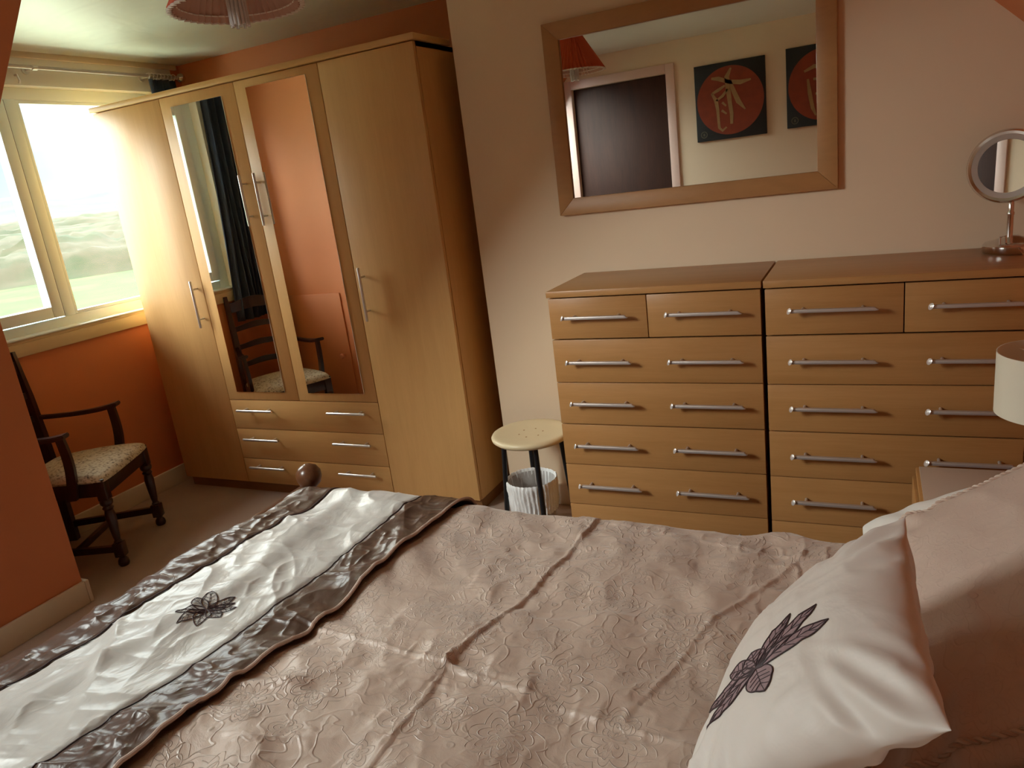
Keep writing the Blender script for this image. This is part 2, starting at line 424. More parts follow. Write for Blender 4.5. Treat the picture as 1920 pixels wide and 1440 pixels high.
# numpy value noise -------------------------------------------------
_rng = np.random.RandomState(7)
_lat = _rng.rand(256, 256)
def vnoise(x, y, seed=0):
    x = np.asarray(x, float) + seed * 17.3; y = np.asarray(y, float) + seed * 9.7
    xi = np.floor(x).astype(int); yi = np.floor(y).astype(int)
    xf = x - xi; yf = y - yi
    xf = xf * xf * xf * (xf * (xf * 6 - 15) + 10); yf = yf * yf * yf * (yf * (yf * 6 - 15) + 10)
    g = lambda a, b: _lat[a % 256, b % 256]
    return (g(xi, yi) * (1 - xf) + g(xi + 1, yi) * xf) * (1 - yf) + (g(xi, yi + 1) * (1 - xf) + g(xi + 1, yi + 1) * xf) * yf
def fbm(x, y, o=3, seed=0):
    t = 0; a = 1; s_ = 0
    for i in range(o): t = t + a * (vnoise(x * 2 ** i, y * 2 ** i, seed + i) - .5); s_ += a; a *= .5
    return t / s_
def ridged(x, y, seed=0, o=2):
    t = 0; a = 1; s_ = 0
    for i in range(o):
        n = 1 - np.abs(2 * vnoise(x * 2 ** i, y * 2 ** i, seed + i) - 1); t = t + a * n ** 4; s_ += a; a *= .5
    return t / s_
def dist_poly(x, y, pts):
    best = np.full(np.shape(x), 1e9); side = np.zeros(np.shape(x)); tt = np.zeros(np.shape(x))
    n = len(pts) - 1
    for i in range(n):
        ax, ay = pts[i]; bx, by = pts[i + 1]
        dx, dy = bx - ax, by - ay
        t = np.clip(((x - ax) * dx + (y - ay) * dy) / (dx * dx + dy * dy), 0, 1)
        ex, ey = x - (ax + t * dx), y - (ay + t * dy)
        d = np.hypot(ex, ey)
        sg = np.sign(dx * ey - dy * ex)
        m_ = d < best
        best = np.where(m_, d, best); side = np.where(m_, sg, side); tt = np.where(m_, (i + t) / n, tt)
    return best, side, tt

# ------------------------------------------------------------------ room shell
XL = -3.62; YO = 3.43; HC = 2.313; YW = 2.876; XE = -1.525
KX = -2.905; CY = 1.643; KZ = 1.50; SX = -2.156
RX = 0.62; RZ = 1.52; RSX = -0.205
YN = -0.5
T = 0.12
struct(MB().box(XL - .3, RX + .3, YN - .2, YO + .2, -0.12, 0).build('floor', MT['carpet'], smooth=False))
struct(MB().box(XL - .12, RSX + .05, CY, YO + .1, HC, HC + .1).box(SX - .05, RSX + .05, YN - .1, CY, HC, HC + .1).build('ceiling', MT['ceiling'], smooth=False))
# back wall behind the wardrobe (orange) and the nearer chest wall (cream) with its return
struct(MB().box(XL - .12, XE, YO, YO + T, 0, HC).build('wall_back', MT['orange'], smooth=False))
struct(MB().prism([(XE, 0), (RX + .02, 0), (RX + .02, RZ), (RSX, HC), (XE, HC)], 'y', YW, YO + T).build('wall_chest_side', MT['cream'], smooth=False))
# dormer cheek wall, left knee wall
struct(MB().prism([(XL - .05, 0), (KX, 0), (KX, KZ), (SX, HC), (XL - .05, HC)], 'y', CY - .1, CY).build('wall_dormer_cheek', MT['orange'], smooth=False))
struct(MB().box(KX - .1, KX, YN, CY - .1, 0, KZ).build('wall_left', MT['orange'], smooth=False))
# sloping left ceiling with an opening for the added roof window
def slope_pt(s): return (KX + (SX - KX) * s, KZ + (HC - KZ) * s)
sn = Vector((-(HC - KZ), 0, (SX - KX))).normalized()
def slope_piece(mb, s0, s1, y0, y1, th=.1):
    a, b = slope_pt(s0), slope_pt(s1)
    mb.prism([a, b, (b[0] + sn.x * th, b[1] + sn.z * th), (a[0] + sn.x * th, a[1] + sn.z * th)], 'y', y0, y1)
RWY0, RWY1, RS0, RS1 = -0.30, 0.75, 0.16, 0.90
mb = MB()
slope_piece(mb, 0, 1, RWY1, CY - .1); slope_piece(mb, 0, 1, YN, RWY0)
slope_piece(mb, 0, RS0, RWY0, RWY1); slope_piece(mb, RS1, 1, RWY0, RWY1)
struct(mb.build('ceiling_slope_left', MT['orange_slope'], smooth=False))
# unseen roof window added to let in more light: frame and pane
wf = struct(thing('added_roof_window', 'unseen white framed roof window added to the left slope for light', 'window', (KX, 0.4, KZ)))
mb = MB()
for (a, b, c, d) in ((RS0, RS0 + .06, RWY0, RWY1), (RS1 - .06, RS1, RWY0, RWY1), (RS0, RS1, RWY0, RWY0 + .05), (RS0, RS1, RWY1 - .05, RWY1)):
    A, B = slope_pt(a), slope_pt(b)
    o1, o2 = .03, .09
    mb.prism([(A[0] + sn.x * o1, A[1] + sn.z * o1), (B[0] + sn.x * o1, B[1] + sn.z * o1), (B[0] + sn.x * o2, B[1] + sn.z * o2), (A[0] + sn.x * o2, A[1] + sn.z * o2)], 'y', c, d)
mb.build('window_frame', MT['upvc'], wf)
mb = MB(); A, B = slope_pt(RS0 + .05), slope_pt(RS1 - .05)
mb.prism([(A[0] + sn.x * .05, A[1] + sn.z * .05), (B[0] + sn.x * .05, B[1] + sn.z * .05), (B[0] + sn.x * .056, B[1] + sn.z * .056), (A[0] + sn.x * .056, A[1] + sn.z * .056)], 'y', RWY0 + .04, RWY1 - .04)
mb.build('pane', MT['glass'], wf)
# right knee wall and slope
struct(MB().box(RX, RX + .1, YN, YW, 0, RZ).build('wall_right', MT['orange'], smooth=False))
struct(MB().prism([(RX, RZ), (RSX, HC), (RSX + .07, HC + .07), (RX + .07, RZ + .07)], 'y', YN, YW).build('ceiling_slope_right', MT['orange_slope'], smooth=False))
# near wall with doorway (seen in the wall mirror)
DX0, DX1, DZ = -2.244, -1.455, 2.085
mb = MB()
mb.prism([(KX - .1, 0), (DX0, 0), (DX0, HC), (KX - .1, KZ)], 'y', YN - .1, YN)
mb.prism([(DX1, 0), (RX, 0), (RX, RZ), (RSX, HC), (DX1, HC)], 'y', YN - .1, YN)
mb.prism([(DX0, DZ), (DX1, DZ), (DX1, HC), (DX0, HC)], 'y', YN - .1, YN)
struct(mb.build('wall_near', MT['cream'], smooth=False))
d1 = struct(thing('door_1', 'dark brown flush wooden door in a pinkish white frame', 'door', (DX0, YN, 0)))
MB().box(DX0 + .001, DX1 - .001, YN - .08, YN - .04, 0.004, DZ - .001, .002).build('door_leaf', MT['door_wood'], d1)
AW = 0.068
MB().box(DX0 - AW, DX0, YN, YN + .018, 0, DZ + AW, .004).box(DX1, DX1 + AW, YN, YN + .018, 0, DZ + AW, .004).box(DX0, DX1, YN, YN + .018, DZ, DZ + AW, .004)\
    .build('door_frame', MT['architrave'], d1)
mb = MB(); mb.tube([(DX1 - .07, YN - .04, 1.0), (DX1 - .07, YN + .01, 1.0), (DX1 - .18, YN + .012, 1.0)], .009)
mb.build('door_handle', MT['steel'], d1)
# window wall: orange below, white above
struct(MB().box(XL - T, XL, CY, YO, 0, 0.945).box(XL - T, XL, 3.365, YO, 0.945, HC).build('wall_window_lower', MT['orange'], smooth=False))
WY0, WY1, WZ0, WZ1 = 1.90, 3.215, 1.015, 2.163
struct(MB().box(XL - T, XL, WY1, 3.365, 0.945, HC).box(XL - T, XL, CY, WY0, .945, HC).box(XL - T, XL, WY0, WY1, WZ1, HC).box(XL - T, XL, WY0, WY1, 0.945, 0.99)
       .build('wall_window_upper', MT['white_wall'], smooth=False))
struct(MB().box(XL, XL + .018, CY, 3.40, HC - .028, HC, .004).build('trim_1', MT['trim']))
struct(MB().box(XL - .095, XL + .012, CY, YO, 0.995, 1.012, .004).box(XL, XL + .016, CY, YO, 0.935, 0.996, .002).build('trim_2', MT['fascia']))
struct(MB().box(XL - .095, XL + .022, CY, YO, 1.012, 1.020, .003).build('trim_3', MT['upvc']))
# baseboards
def bboard(name, x0, x1, y0, y1): struct(MB().box(x0, x1, y0, y1, 0, 0.10, .005).build(name, MT['trim']))
bboard('baseboard_window', XL, XL + .018, CY + .018, YO)
bboard('baseboard_cheek', XL, KX + .018, CY, CY + .018)
bboard('baseboard_left', KX, KX + .018, YN, CY)
bboard('baseboard_back', XL + .018, XE, YO - .018, YO)
bboard('baseboard_chest_side', XE, RX, YW - .018, YW)
bboard('baseboard_right', RX - .018, RX, YN, YW - .018)
bboard('baseboard_near', DX1 + AW, RX - .018, YN, YN + .018)

# window 1
w1 = struct(thing('window_1', 'wide white casement window in the dormer overlooking a field', 'window', (XL - .06, 2.4, WZ0)))
XF = -3.68
def ring_frame(mb, x0, x1, ya, yb, za, zb, wy, wz0, wz1, bev):
    mb.box(x0, x1, ya, ya + wy, za, zb, bev).box(x0, x1, yb - wy, yb, za, zb, bev)
    mb.box(x0, x1, ya + wy - .0005, yb - wy + .0005, za, za + wz0, bev).box(x0, x1, ya + wy - .0005, yb - wy + .0005, zb - wz1, zb, bev)
mb = MB(); ring_frame(mb, XF - .06, XF, WY0, WY1, WZ0, WZ1, .07, .05, .055, .003)
mb.box(XF - .06, XF, 2.397, 2.455, WZ0 + .0495, WZ1 - .0545, .003)
mb.build('window_frame', MT['upvc'], w1)
mb = MB(); ring_frame(mb, XF - .045, XF + .018, 1.977, 2.387, 1.071, 2.104, .058, .057, .057, .005)
cs = mb.build('casement', MT['upvc'], w1)
MB().box(XF - .028, XF - .022, 2.03, 2.335, 1.12, 2.055).build('pane', MT['glass'], cs)
MB().box(XF - .004, XF + .004, 2.388, 2.396, 1.070, 2.104).build('seal', MT['seal'], w1)
mb = MB(); ring_frame(mb, XF - .04, XF - .006, 2.456, 3.144, 1.066, 2.107, .018, .016, .016, .002)
mb.build('glazing_bead', MT['upvc'], w1)
MB().box(XF - .028, XF - .022, 2.465, 3.135, 1.07, 2.10).build('pane', MT['glass'], w1)

add_portal('window_portal', (XL - .13, (WY0 + WY1) / 2, (WZ0 + WZ1) / 2), (0, radians(-90), 0), WZ1 - WZ0, WY1 - WY0)
A = slope_pt(.5)
pr = add_portal('added_roof_portal', (A[0] + sn.x * .12, (RWY0 + RWY1) / 2, A[1] + sn.z * .12), (0, 0, 0), 0.95, RWY1 - RWY0)
pr.rotation_euler = (-sn).to_track_quat('-Z', 'Y').to_euler()

# cupboard door low in the dormer cheek (seen in the wardrobe mirror)
cb = thing('cupboard_door', 'low orange painted cupboard hatch in the cheek wall behind the armchair', 'cupboard', (-3.25, CY, 0.1))
MB().box(-3.52, -3.03, CY, CY + .010, 0.104, 0.895, .004).build('door_panel', MT['orange'], cb)
mb = MB(); mb.lathe([(.006, 0), (.006, .018), (.015, .024), (.018, .034), (.012, .042), (0, .044)], (-3.07, CY + .010, .49), (0, 1, 0), 20)
mb.build('knob', MT['orange'], cb)

# ------------------------------------------------------------------ outdoors
GZ = -2.6
struct(MB().box(-1500, -3.9, -900, 1500, GZ - .3, GZ).build('ground', MT['grass'], smooth=False))
struct(MB().box(-34, -3.95, -40, 26, GZ, GZ + .03).build('bounce_patch', MT['bounce_patch'], smooth=False))  # unseen pale patch added to bounce daylight up to the ceiling
def terrain(name, mat, r0, r1, hfun, nr, na, a0=-10, a1=95):
    mb = MB()
    def P(u, v):
        r = r0 * (r1 / r0) ** u; a = radians(a0 + (a1 - a0) * v)
        x, y = -r * cos(a), r * sin(a)
        return (x, y, GZ + hfun(r, a))
    mb.grid(P, nr, na)
    return mb.build(name, mat)
def f1(x, y, o=3, s=0): return float(fbm(x, y, o, s))
def h_scrub(r, a):
    t = min(1, max(0, (r - 78) / 140)); e = min(1, max(0, (r - 78) / 6)) * min(1, max(0, (330 - r) / 20))
    return -0.2 + e * (2.2 + 5.5 * t + 2.4 * f1(r * cos(a) * .12, r * sin(a) * .12, 3, 3) + 1.5 * f1(r * cos(a) * .5, r * sin(a) * .5, 2, 5))
struct(terrain('scrub_bank', MT['scrub'], 76, 340, h_scrub, 90, 260))
def h_hill(r, a):
    t = min(1, max(0, (r - 330) / 900)); t2 = t * t * (3 - 2 * t)
    return -1 + t2 * (46 + 26 * f1(a * 5, r / 900, 3, 8) + 12 * f1(a * 18, r / 300, 3, 2)) + 6 * f1(r * cos(a) * .012, r * sin(a) * .012, 3, 4) + 6 * min(1, max(0, (r - 330) / 60))
struct(terrain('hills', MT['hill'], 325, 1450, h_hill, 60, 220))

# ------------------------------------------------------------------ wardrobe
def pull(mb_pts, r=.006): pass
def bar_handle(name, p0, p1, out, parent, r=.0065, stand=.034, inset=.18, mats=None, end=True):
    """round bar on two stand-offs; p0,p1 bar ends, out = unit vector away from the door"""
    p0, p1, out = Vector(p0), Vector(p1), Vector(out)
    d = (p1 - p0)
    mb = MB(); mb.tube([p0, p0 + d * .02, p0 + d * .98, p1], [r * .8, r, r, r * .8], 14)
    for t in (inset, 1 - inset):
        q = p0 + d * t; mb.tube([q, q - out * stand], r * .75, 10)
    return mb.build(name, MT['steel'], parent)
WL, WR, WF = -3.50, -1.605, 2.707
W4 = (WR - WL) / 4
wb = thing('wardrobe', 'tall pale wood four-door wardrobe with two mirrored doors and six-handled drawers', 'wardrobe', ((WL + WR) / 2, 3.0, 0))
DT = .019
mb = MB().box(WL, WL + .018, WF + DT + .002, 3.31, .06, 2.02).box(WR - .018, WR, WF + DT + .002, 3.31, .06, 2.02).box(WL, WR, WF + DT + .002, 3.31, 2.0, 2.02)
mb.box(WL + .018, WR - .018, 3.295, 3.31, .06, 2.0).box(WL + .018, WR - .018, WF + .03, 3.29, .06, .078).box(WL + .018, WR - .018, WF + .024, WF + .03, .07, 2.0)
mb.build('carcass', MT['wood_v'], wb)
MB().box(WL + .01, WR - .01, WF + .03, 3.30, 0, .06).build('plinth', MT['plinth'], wb)
MB().box(WL - .005, WR + .012, WF - .012, WF + .28, 2.022, 2.046, .003).build('cornice', MT['wood_h'], wb)
G = .0016
xs = [WL + W4 * i for i in range(5)]
def wdoor(i, z0, z1, hx, hz0, hz1, mir=None):
    x0, x1 = xs[i] + G, xs[i + 1] - G
    d = MB().box(x0, x1, WF, WF + DT, z0, z1, .0015).build('door', MT['wood_v'], wb)
    bar_handle('handle', (hx, WF - .037, hz0), (hx, WF - .037, hz1), (0, -1, 0), d)
    if mir:
        mx0, mx1, mz0, mz1 = mir
        g = MB().box(mx0, mx1, WF - .0045, WF - .0005, mz0, mz1, .0012, 1).build('mirror', [MT['mirror']], d)
    return d
wdoor(0, .062, 2.018, -3.066, .923, 1.162)
wdoor(1, .530, 2.018, -2.597, 1.395, 1.625, (-2.957, -2.632, .573, 1.973))
wdoor(2, .530, 2.018, -2.509, 1.390, 1.625, (-2.484, -2.146, .571, 1.985))
wdoor(3, .062, 2.018, -2.028, .925, 1.165)
for (z0, z1, hz) in ((.371, .527, .480), (.203, .368, .321), (.062, .200, .163)):
    d = MB().box(xs[1] + G, xs[3] - G, WF, WF + DT, z0, z1, .0015).build('drawer', MT['wood_h'], wb)
    bar_handle('handle', (-2.955, WF - .037, hz), (-2.716, WF - .037, hz), (0, -1, 0), d)
    bar_handle('handle', (-2.366, WF - .037, hz), (-2.140, WF - .037, hz), (0, -1, 0), d)

# ------------------------------------------------------------------ chests of drawers
CF = 2.445
def chest(label, x0, x1, yf, split, hs):
    t = thing('chest_of_drawers', label, 'chest of drawers', ((x0 + x1) / 2, 2.65, 0), group='six-row chests against the cream wall')
    MB().box(x0 + .006, x0 + .022, yf + DT + .002, 2.855, .0, 1.03).box(x1 - .022, x1 - .006, yf + DT + .002, 2.855, 0, 1.03)\
        .box(x0 + .022, x1 - .022, 2.84, 2.855, .02, 1.03).box(x0 + .022, x1 - .022, yf + .05, 2.84, .045, .06).build('carcass', MT['cwood_v'], t)
    MB().box(x0 + .022, x1 - .022, yf + .024, yf + .030, .05, 1.03).build('drawer_gap_shade', MT['gap'], t)  # near-black sheet behind the fronts paints the shade in the drawer gaps
    MB().box(x0, x1, yf - .006, 2.858, 1.032, 1.055, .002).build('top_board', MT['cwood_h'], t)
    MB().box(x0 + .022, x1 - .022, yf + .035, yf + .05, 0, .055).build('plinth', MT['cwood_h'], t)
    rows = [(.879, 1.027, .961), (.715, .874, .797), (.553, .712, .640), (.390, .549, .475), (.224, .387, .312), (.060, .221, .150)]
    sp_ = split
    for i, (z0, z1, hz) in enumerate(rows):
        segs = [(x0 + .004, sp_ - .0015, hs[0]), (sp_ + .0015, x1 - .004, hs[1])] if i == 0 else [(x0 + .004, x1 - .004, None)]
        for (a, b, h) in segs:
            d = MB().box(a, b, yf, yf + DT, z0, z1, .0015).build('drawer', MT['cwood_h'], t)
            for hh in ([h] if h else hs):
                hb = MB(); y = yf - .033; l = hh[1] - hh[0]
                hb.prism([(hh[0], hz - .0035), (hh[0] + .012, hz + .0055), (hh[1] - .012, hz + .0055), (hh[1], hz - .0035), (hh[1] - .01, hz - .0055), (hh[0] + .01, hz - .0055)], 'y', y - .007, y + .007, .002)
                for q in (.17, .83): hb.tube([(hh[0] + l * q, y, hz), (hh[0] + l * q, yf, hz)], .005, 10)
                o = hb.build('handle', [MT['satin_metal']], d)
                eb = MB(); eb.lathe([(0, -.002), (.0075, -.001), (.009, .0012), (.006, .003), (0, .0035)], (hh[0] + .006, y - .006, hz + .0015), (-.75, -.6, .25), 16, sx=1.25)
                eb.build('handle_glint', MT['glint_metal'], d)  # brighter disc on the left end only, painting its highlight
    return t
chest('six-row light wood chest of drawers on the left, beside the stool', -1.052, -.312, CF, -.687, ((-.992, -.745), (-.620, -.368)))
chest('six-row light wood chest of drawers on the right, carrying the round table mirror', -.305, .412, CF - .008, .091, ((-.232, .024), (.152, .39)))

# ------------------------------------------------------------------ wall mirror
wm = thing('wall_mirror', 'large rectangular mirror in a wide plain wood frame hung on the cream wall', 'mirror', (-.62, YW, 1.65))
fx0, fx1, fz0, fz1, fwid = -1.127, -.102, 1.290, 2.0, .064
y0, y1 = YW - .026, YW - .002
mb = MB()
mb.prism([(fx0, fz0), (fx1, fz0), (fx1 - fwid, fz0 + fwid), (fx0 + fwid, fz0 + fwid)], 'y', y0, y1, .002)
mb.prism([(fx0, fz1), (fx1, fz1), (fx1 - fwid, fz1 - fwid), (fx0 + fwid, fz1 - fwid)], 'y', y0, y1, .002)
mb.prism([(fx0, fz0), (fx0 + fwid, fz0 + fwid), (fx0 + fwid, fz1 - fwid), (fx0, fz1)], 'y', y0, y1, .002)
mb.prism([(fx1, fz0), (fx1 - fwid, fz0 + fwid), (fx1 - fwid, fz1 - fwid), (fx1, fz1)], 'y', y0, y1, .002)
mb.build('frame', MT['frame'], wm)
MB().box(fx0 + fwid - .004, fx1 - fwid + .004, YW - .016, YW - .012, fz0 + fwid - .004, fz1 - fwid + .004).build('mirror_glass', MT['mirror'], wm)

# ------------------------------------------------------------------ pictures on the near wall (seen only in the mirror)
def pmap(px, py, x0, x1, z0, z1):
    # photo crop coordinates inside the reflected picture -> wall coordinates
    TL = np.array((990., 395.)); U = np.array((416., -67.)); V = np.array((29., 446.))
    s_ = np.linalg.solve(np.array([U, V]).T, np.array((px, py)) - TL)
    return x0 + (x1 - x0) * s_[0], z1 - (z1 - z0) * s_[1]
def stroke(mb, pts, w, y):
    P = [Vector((p[0], y, p[1])) for p in pts]; n = len(P)
    A, B = [], []
    for i, p in enumerate(P):
        d = (P[min(i + 1, n - 1)] - P[max(i - 1, 0)]).normalized(); nn = Vector((-d.z, 0, d.x))
        ww = w[i] if isinstance(w, (list, tuple)) else w
        A.append((p + nn * ww).xz); B.append((p - nn * ww).xz)
    mb.prism([tuple(a) for a in A] + [tuple(b) for b in B[::-1]], 'y', y, y + .002)
def picture(label, x0, x1, z0, z1, strokes):
    t = thing('wall_picture', label, 'picture', ((x0 + x1) / 2, YN, z0), group='calligraphy pictures on the near wall')
    MB().box(x0, x1, YN, YN + .02, z0, z1, .002).build('canvas', MT['soil'], t)
    cx, cz = (x0 + x1) / 2 , (z0 + z1) / 2; r = (x1 - x0) * .475
    mb = MB(); mb.lathe([(r, 0), (r, .0015), (0, .0015)], (cx, YN + .02, cz), (0, 1, 0), 64); mb.build('orange_disc', MT['disc'], t)
    mb = MB()
    for pts, w in strokes: stroke(mb, [pmap(a, b, x0, x1, z0, z1) for a, b in pts], w, YN + .0215)
    mb.build('brush_character', MT['gold'], t)
    mb = MB(); mb.lathe([(.026, 0), (.026, .001), (.019, .001), (.019, 0)], (x0 + .055, YN + .0205, z0 + .05), (0, 1, 0), 24, closed=True)
    mb.box(x0 + .048, x0 + .062, YN + .02, YN + .0215, z0 + .04, z0 + .06).build('seal_mark', MT['stamp'], t)
st1 = [([(1098, 462), (1140, 462), (1200, 478), (1270, 480), (1332, 462)], [.008, .016, .014, .017, .006]),
       ([(1212, 398), (1190, 450), (1200, 520), (1212, 600), (1224, 660), (1226, 722)], [.006, .018, .018, .015, .014, .010]),
       ([(1208, 470), (1232, 530), (1262, 590), (1304, 634)], [.010, .016, .018, .005]),
       ([(1102, 548), (1128, 585), (1140, 640), (1146, 700), (1152, 748), (1172, 765), (1196, 742)], [.008, .015, .012, .010, .010, .009, .006]),
       ([(1104, 550), (1140, 528), (1180, 500)], [.008, .012, .007]),
       ([(1130, 590), (1168, 560), (1196, 520)], [.007, .011, .006]),
       ([(1166, 598), (1190, 618)], [.009, .006]), ([(1164, 645), (1194, 664)], [.009, .006])]
st2 = [([(1098, 520), (1150, 490), (1290, 480)], [.008, .014, .008]), ([(1120, 560), (1135, 640), (1155, 720), (1175, 760)], [.008, .014, .013, .006]),
       ([(1150, 560), (1250, 545), (1262, 640), (1250, 740)], [.008, .012, .013, .007]), ([(1165, 640), (1245, 630)], [.008, .008]), ([(1205, 420), (1200, 500)], [.012, .010])]
picture('black square picture with orange disc and gold brush character, nearer the door', -1.233, -.712, 1.537, 2.092, st1)
picture('black square picture with orange disc, farther from the door, cut by the mirror edge', -.567, -.046, 1.55, 2.105, st2)

# ------------------------------------------------------------------ pendant lamp
LC = Vector((-1.455, 1.614, 0))
pn = thing('pendant_lamp', 'orange pleated pendant lampshade with a clear fluted centre hung from ceiling', 'lamp', (LC.x, LC.y, HC))
def pleats(z0, z1, rb, rtp, amp, n, mb, ph=0):
    def P(u, v):
        a = 2 * pi * v; tri = abs(((v * n) % 1) * 2 - 1) - .5
        r = rb + (rtp - rb) * u + amp * tri * (1 - .55 * u)
        return (LC.x + r * cos(a), LC.y + r * sin(a), z0 + (z1 - z0) * u)
    mb.grid(P, 6, n * 4)
mb = MB(); pleats(1.966, 2.155, .160, .048, .013, 48, mb)
sh = mb.build('lamp_shade', MT['red_pleat'], pn, ang=60)
so = sh.modifiers.new('s', 'SOLIDIFY'); so.thickness = .0015
mb = MB(); pleats(1.962, 2.150, .156, .045, .013, 48, mb); mb.build('shade_lining', MT['pleat_in'], pn, ang=60)
mb = MB(); pleats(1.959, 1.966, .1622, .160, .013, 48, mb); o = mb.build('pleat_edge', MT['pleat_trim'], pn, ang=60)
so = o.modifiers.new('s', 'SOLIDIFY'); so.thickness = .002
mb = MB(); mb.tube([(LC.x + .145 * cos(a * pi / 16), LC.y + .145 * sin(a * pi / 16), 1.976) for a in range(33)], .002, 6, caps=False)
mb.build('shade_ring', MT['pleat_trim'], pn)
mb = MB()
for k in range(14):
    a = 2 * pi * k / 14; mb.tube([(LC.x + .021 * cos(a), LC.y + .021 * sin(a), 1.918 + .004 * (k % 2)), (LC.x + .021 * cos(a), LC.y + .021 * sin(a), 2.10)], .0042, 8)
mb.build('fluted_tubes', MT['crystal'], pn)
mb = MB(); mb.lathe([(0, 1.945), (.008, 1.95), (.0155, 1.97), (.0165, 2.05), (.01, 2.10), (0, 2.10)], (LC.x, LC.y, 0), None, 16); mb.build('bulb', MT['white_cotton'], pn)
mb = MB(); mb.tube([(LC.x, LC.y, 2.09), (LC.x, LC.y, HC)], .004, 8); mb.lathe([(.045, HC - .025), (.05, HC - .001), (0, HC)], (LC.x, LC.y, 0), None, 24)
mb.lathe([(.02, 2.09), (.02, 2.15), (0.006, 2.16)], (LC.x, LC.y, 0), None, 16); mb.build('cord', MT['pleat_trim'], pn)

# ------------------------------------------------------------------ curtain pole and curtains
RXp, RZp = -3.55, 2.232
rl = thing('curtain_pole', 'slim silver curtain pole with ball finial above the dormer window', 'curtain pole', (RXp, 2.5, RZp))
MB().tube([(RXp, 1.665, RZp), (RXp, 3.335, RZp)], .0085, 14).build('pole', MT['satin_metal'], rl)
mb = MB(); mb.lathe([(.009, 0), (.012, .004), (.012, .010), (.022, .018), (.027, .032), (.022, .047), (.008, .056), (0, .057)], (RXp, 3.335, RZp), (0, 1, 0), 24)
mb.build('finial', MT['chrome'], rl)
for yb in (2.505, 3.345 - .19):
    mb = MB(); mb.tube([(XL + .001, yb, RZp), (RXp, yb, RZp)], .006, 10); mb.lathe([(.02, 0), (.02, .006), (0, .006)], (XL, yb, RZp), (1, 0, 0), 16)
    mb.tube([(RXp, yb - .012, RZp), (RXp, yb + .012, RZp)], .0125, 14)
    mb.build('bracket', MT['steel'], rl)
hk = MB().tube([(XL + .004, 2.445, 2.205), (XL + .022, 2.445, 2.205), (XL + .026, 2.447, 2.178), (XL + .018, 2.447, 2.168)], .005, 8).build('curtain_hook', MT['steel'], None, (XL, 2.445, 2.19))
tag(hk, 'small metal tie-back hook on the wall above the window', 'hook')
def curtain(label, ya, yb, za, zb, xw, seed, spread, lean):
    t = thing('curtain', label, 'curtain', (RXp, (ya + yb) / 2, zb), group='navy curtains at the dormer window')
    mb = MB(); n = 120
    def P(u, v):
        w = 1 + spread * u
        y = (ya + yb) / 2 + lean * u + (v - .5) * (yb - ya) * w + .012 * sin(9 * v + 3 * u + seed)
        x = xw + .026 * sin(v * 2 * pi * 6.5 + seed + .8 * sin(3 * u)) * (.6 + .5 * u) + .012 * sin(v * 31 + 2 * u)
        return (x, y, za + (zb - za) * u)
    mb.grid(P, 30, n)
    o = mb.build('cloth', MT['navy'], t, ang=80); s_ = o.modifiers.new('s', 'SOLIDIFY'); s_.thickness = .003
    for k in range(8):
        y = ya + (yb - ya) * (k + .5) / 8
        mb = MB(); mb.tube([(RXp + .0155 * cos(a * pi / 8), y + .004 * sin(a * pi / 4), RZp + .0155 * sin(a * pi / 8)) for a in range(17)], .0022, 6, caps=False)
        mb.build('curtain_ring', MT['steel'], t)
curtain('navy curtain gathered at the far end of the pole behind the wardrobe top', 3.135, 3.325, 2.215, 0.92, RXp - .005, 0.3, .12, 0)
curtain('long navy curtain hanging at the near end of the window behind the armchair', 1.665, 1.900, 2.215, 0.80, RXp - .02, 1.7, .22, .05)

# ------------------------------------------------------------------ armchair (ladder back)
ang = atan2(.466, .884)
ch = thing('armchair', 'dark carved wooden ladder-back armchair with patterned tapestry seat beneath the window', 'chair', (-3.13, 2.10, 0), ang)
# local: +x faces front, +y left; front legs at x=0, y=+-.20 ; back legs x=-.40, y=+-.165
DO = MT['dark_oak']
fy, by, bx = .205, .165, -.415
for s_ in (1, -1):
    mb = MB()
    y = s_ * fy
    mb.box(-.022, .022, y - .022, y + .022, .325, .425, .004)
    mb.lathe([(.012, .045), (.02, .05), (.024, .06)], (0, y, 0), None, 20)
    mb.lathe([(0, 0), (.020, .002), (.025, .014), (.022, .030), (.014, .040), (.016, .048)], (0, y, 0), None, 20)
    mb.box(-.022, .022, y - .022, y + .022, .048, .115, .004)
    mb.lathe([(.014, .112), (.018, .120), (.013, .128), (.016, .15), (.020, .20), (.023, .25), (.018, .275), (.024, .285), (.018, .295), (.026, .305), (.028, .318), (.022, .33)], (0, y, 0), None, 20)
    mb.build('leg', DO, ch)
for s_ in (1, -1):
    y = s_ * by
    mb = MB()
    prof = [(0, 0), (0, .40), (-.005, .55), (-.012, .75), (-.028, .97)]
    R_ = [.019, .021, .021, .018, .013]
    for i in range(len(prof) - 1):
        (xa, za), (xb, zb) = prof[i], prof[i + 1]
        t = bmesh.new(); A = []; B = []
        for (dx, dy) in ((-1, -1), (1, -1), (1, 1), (-1, 1)):
            A.append(t.verts.new((bx + xa + dx * R_[i], y + dy * R_[i] * .85, za))); B.append(t.verts.new((bx + xb + dx * R_[i + 1], y + dy * R_[i + 1] * .85, zb)))
        t.faces.new(A[::-1]); t.faces.new(B)
        for k in range(4): t.faces.new((A[k], A[(k + 1) % 4], B[(k + 1) % 4], B[k]))
        mb._merge(t)
    mb.build('leg', DO, ch)
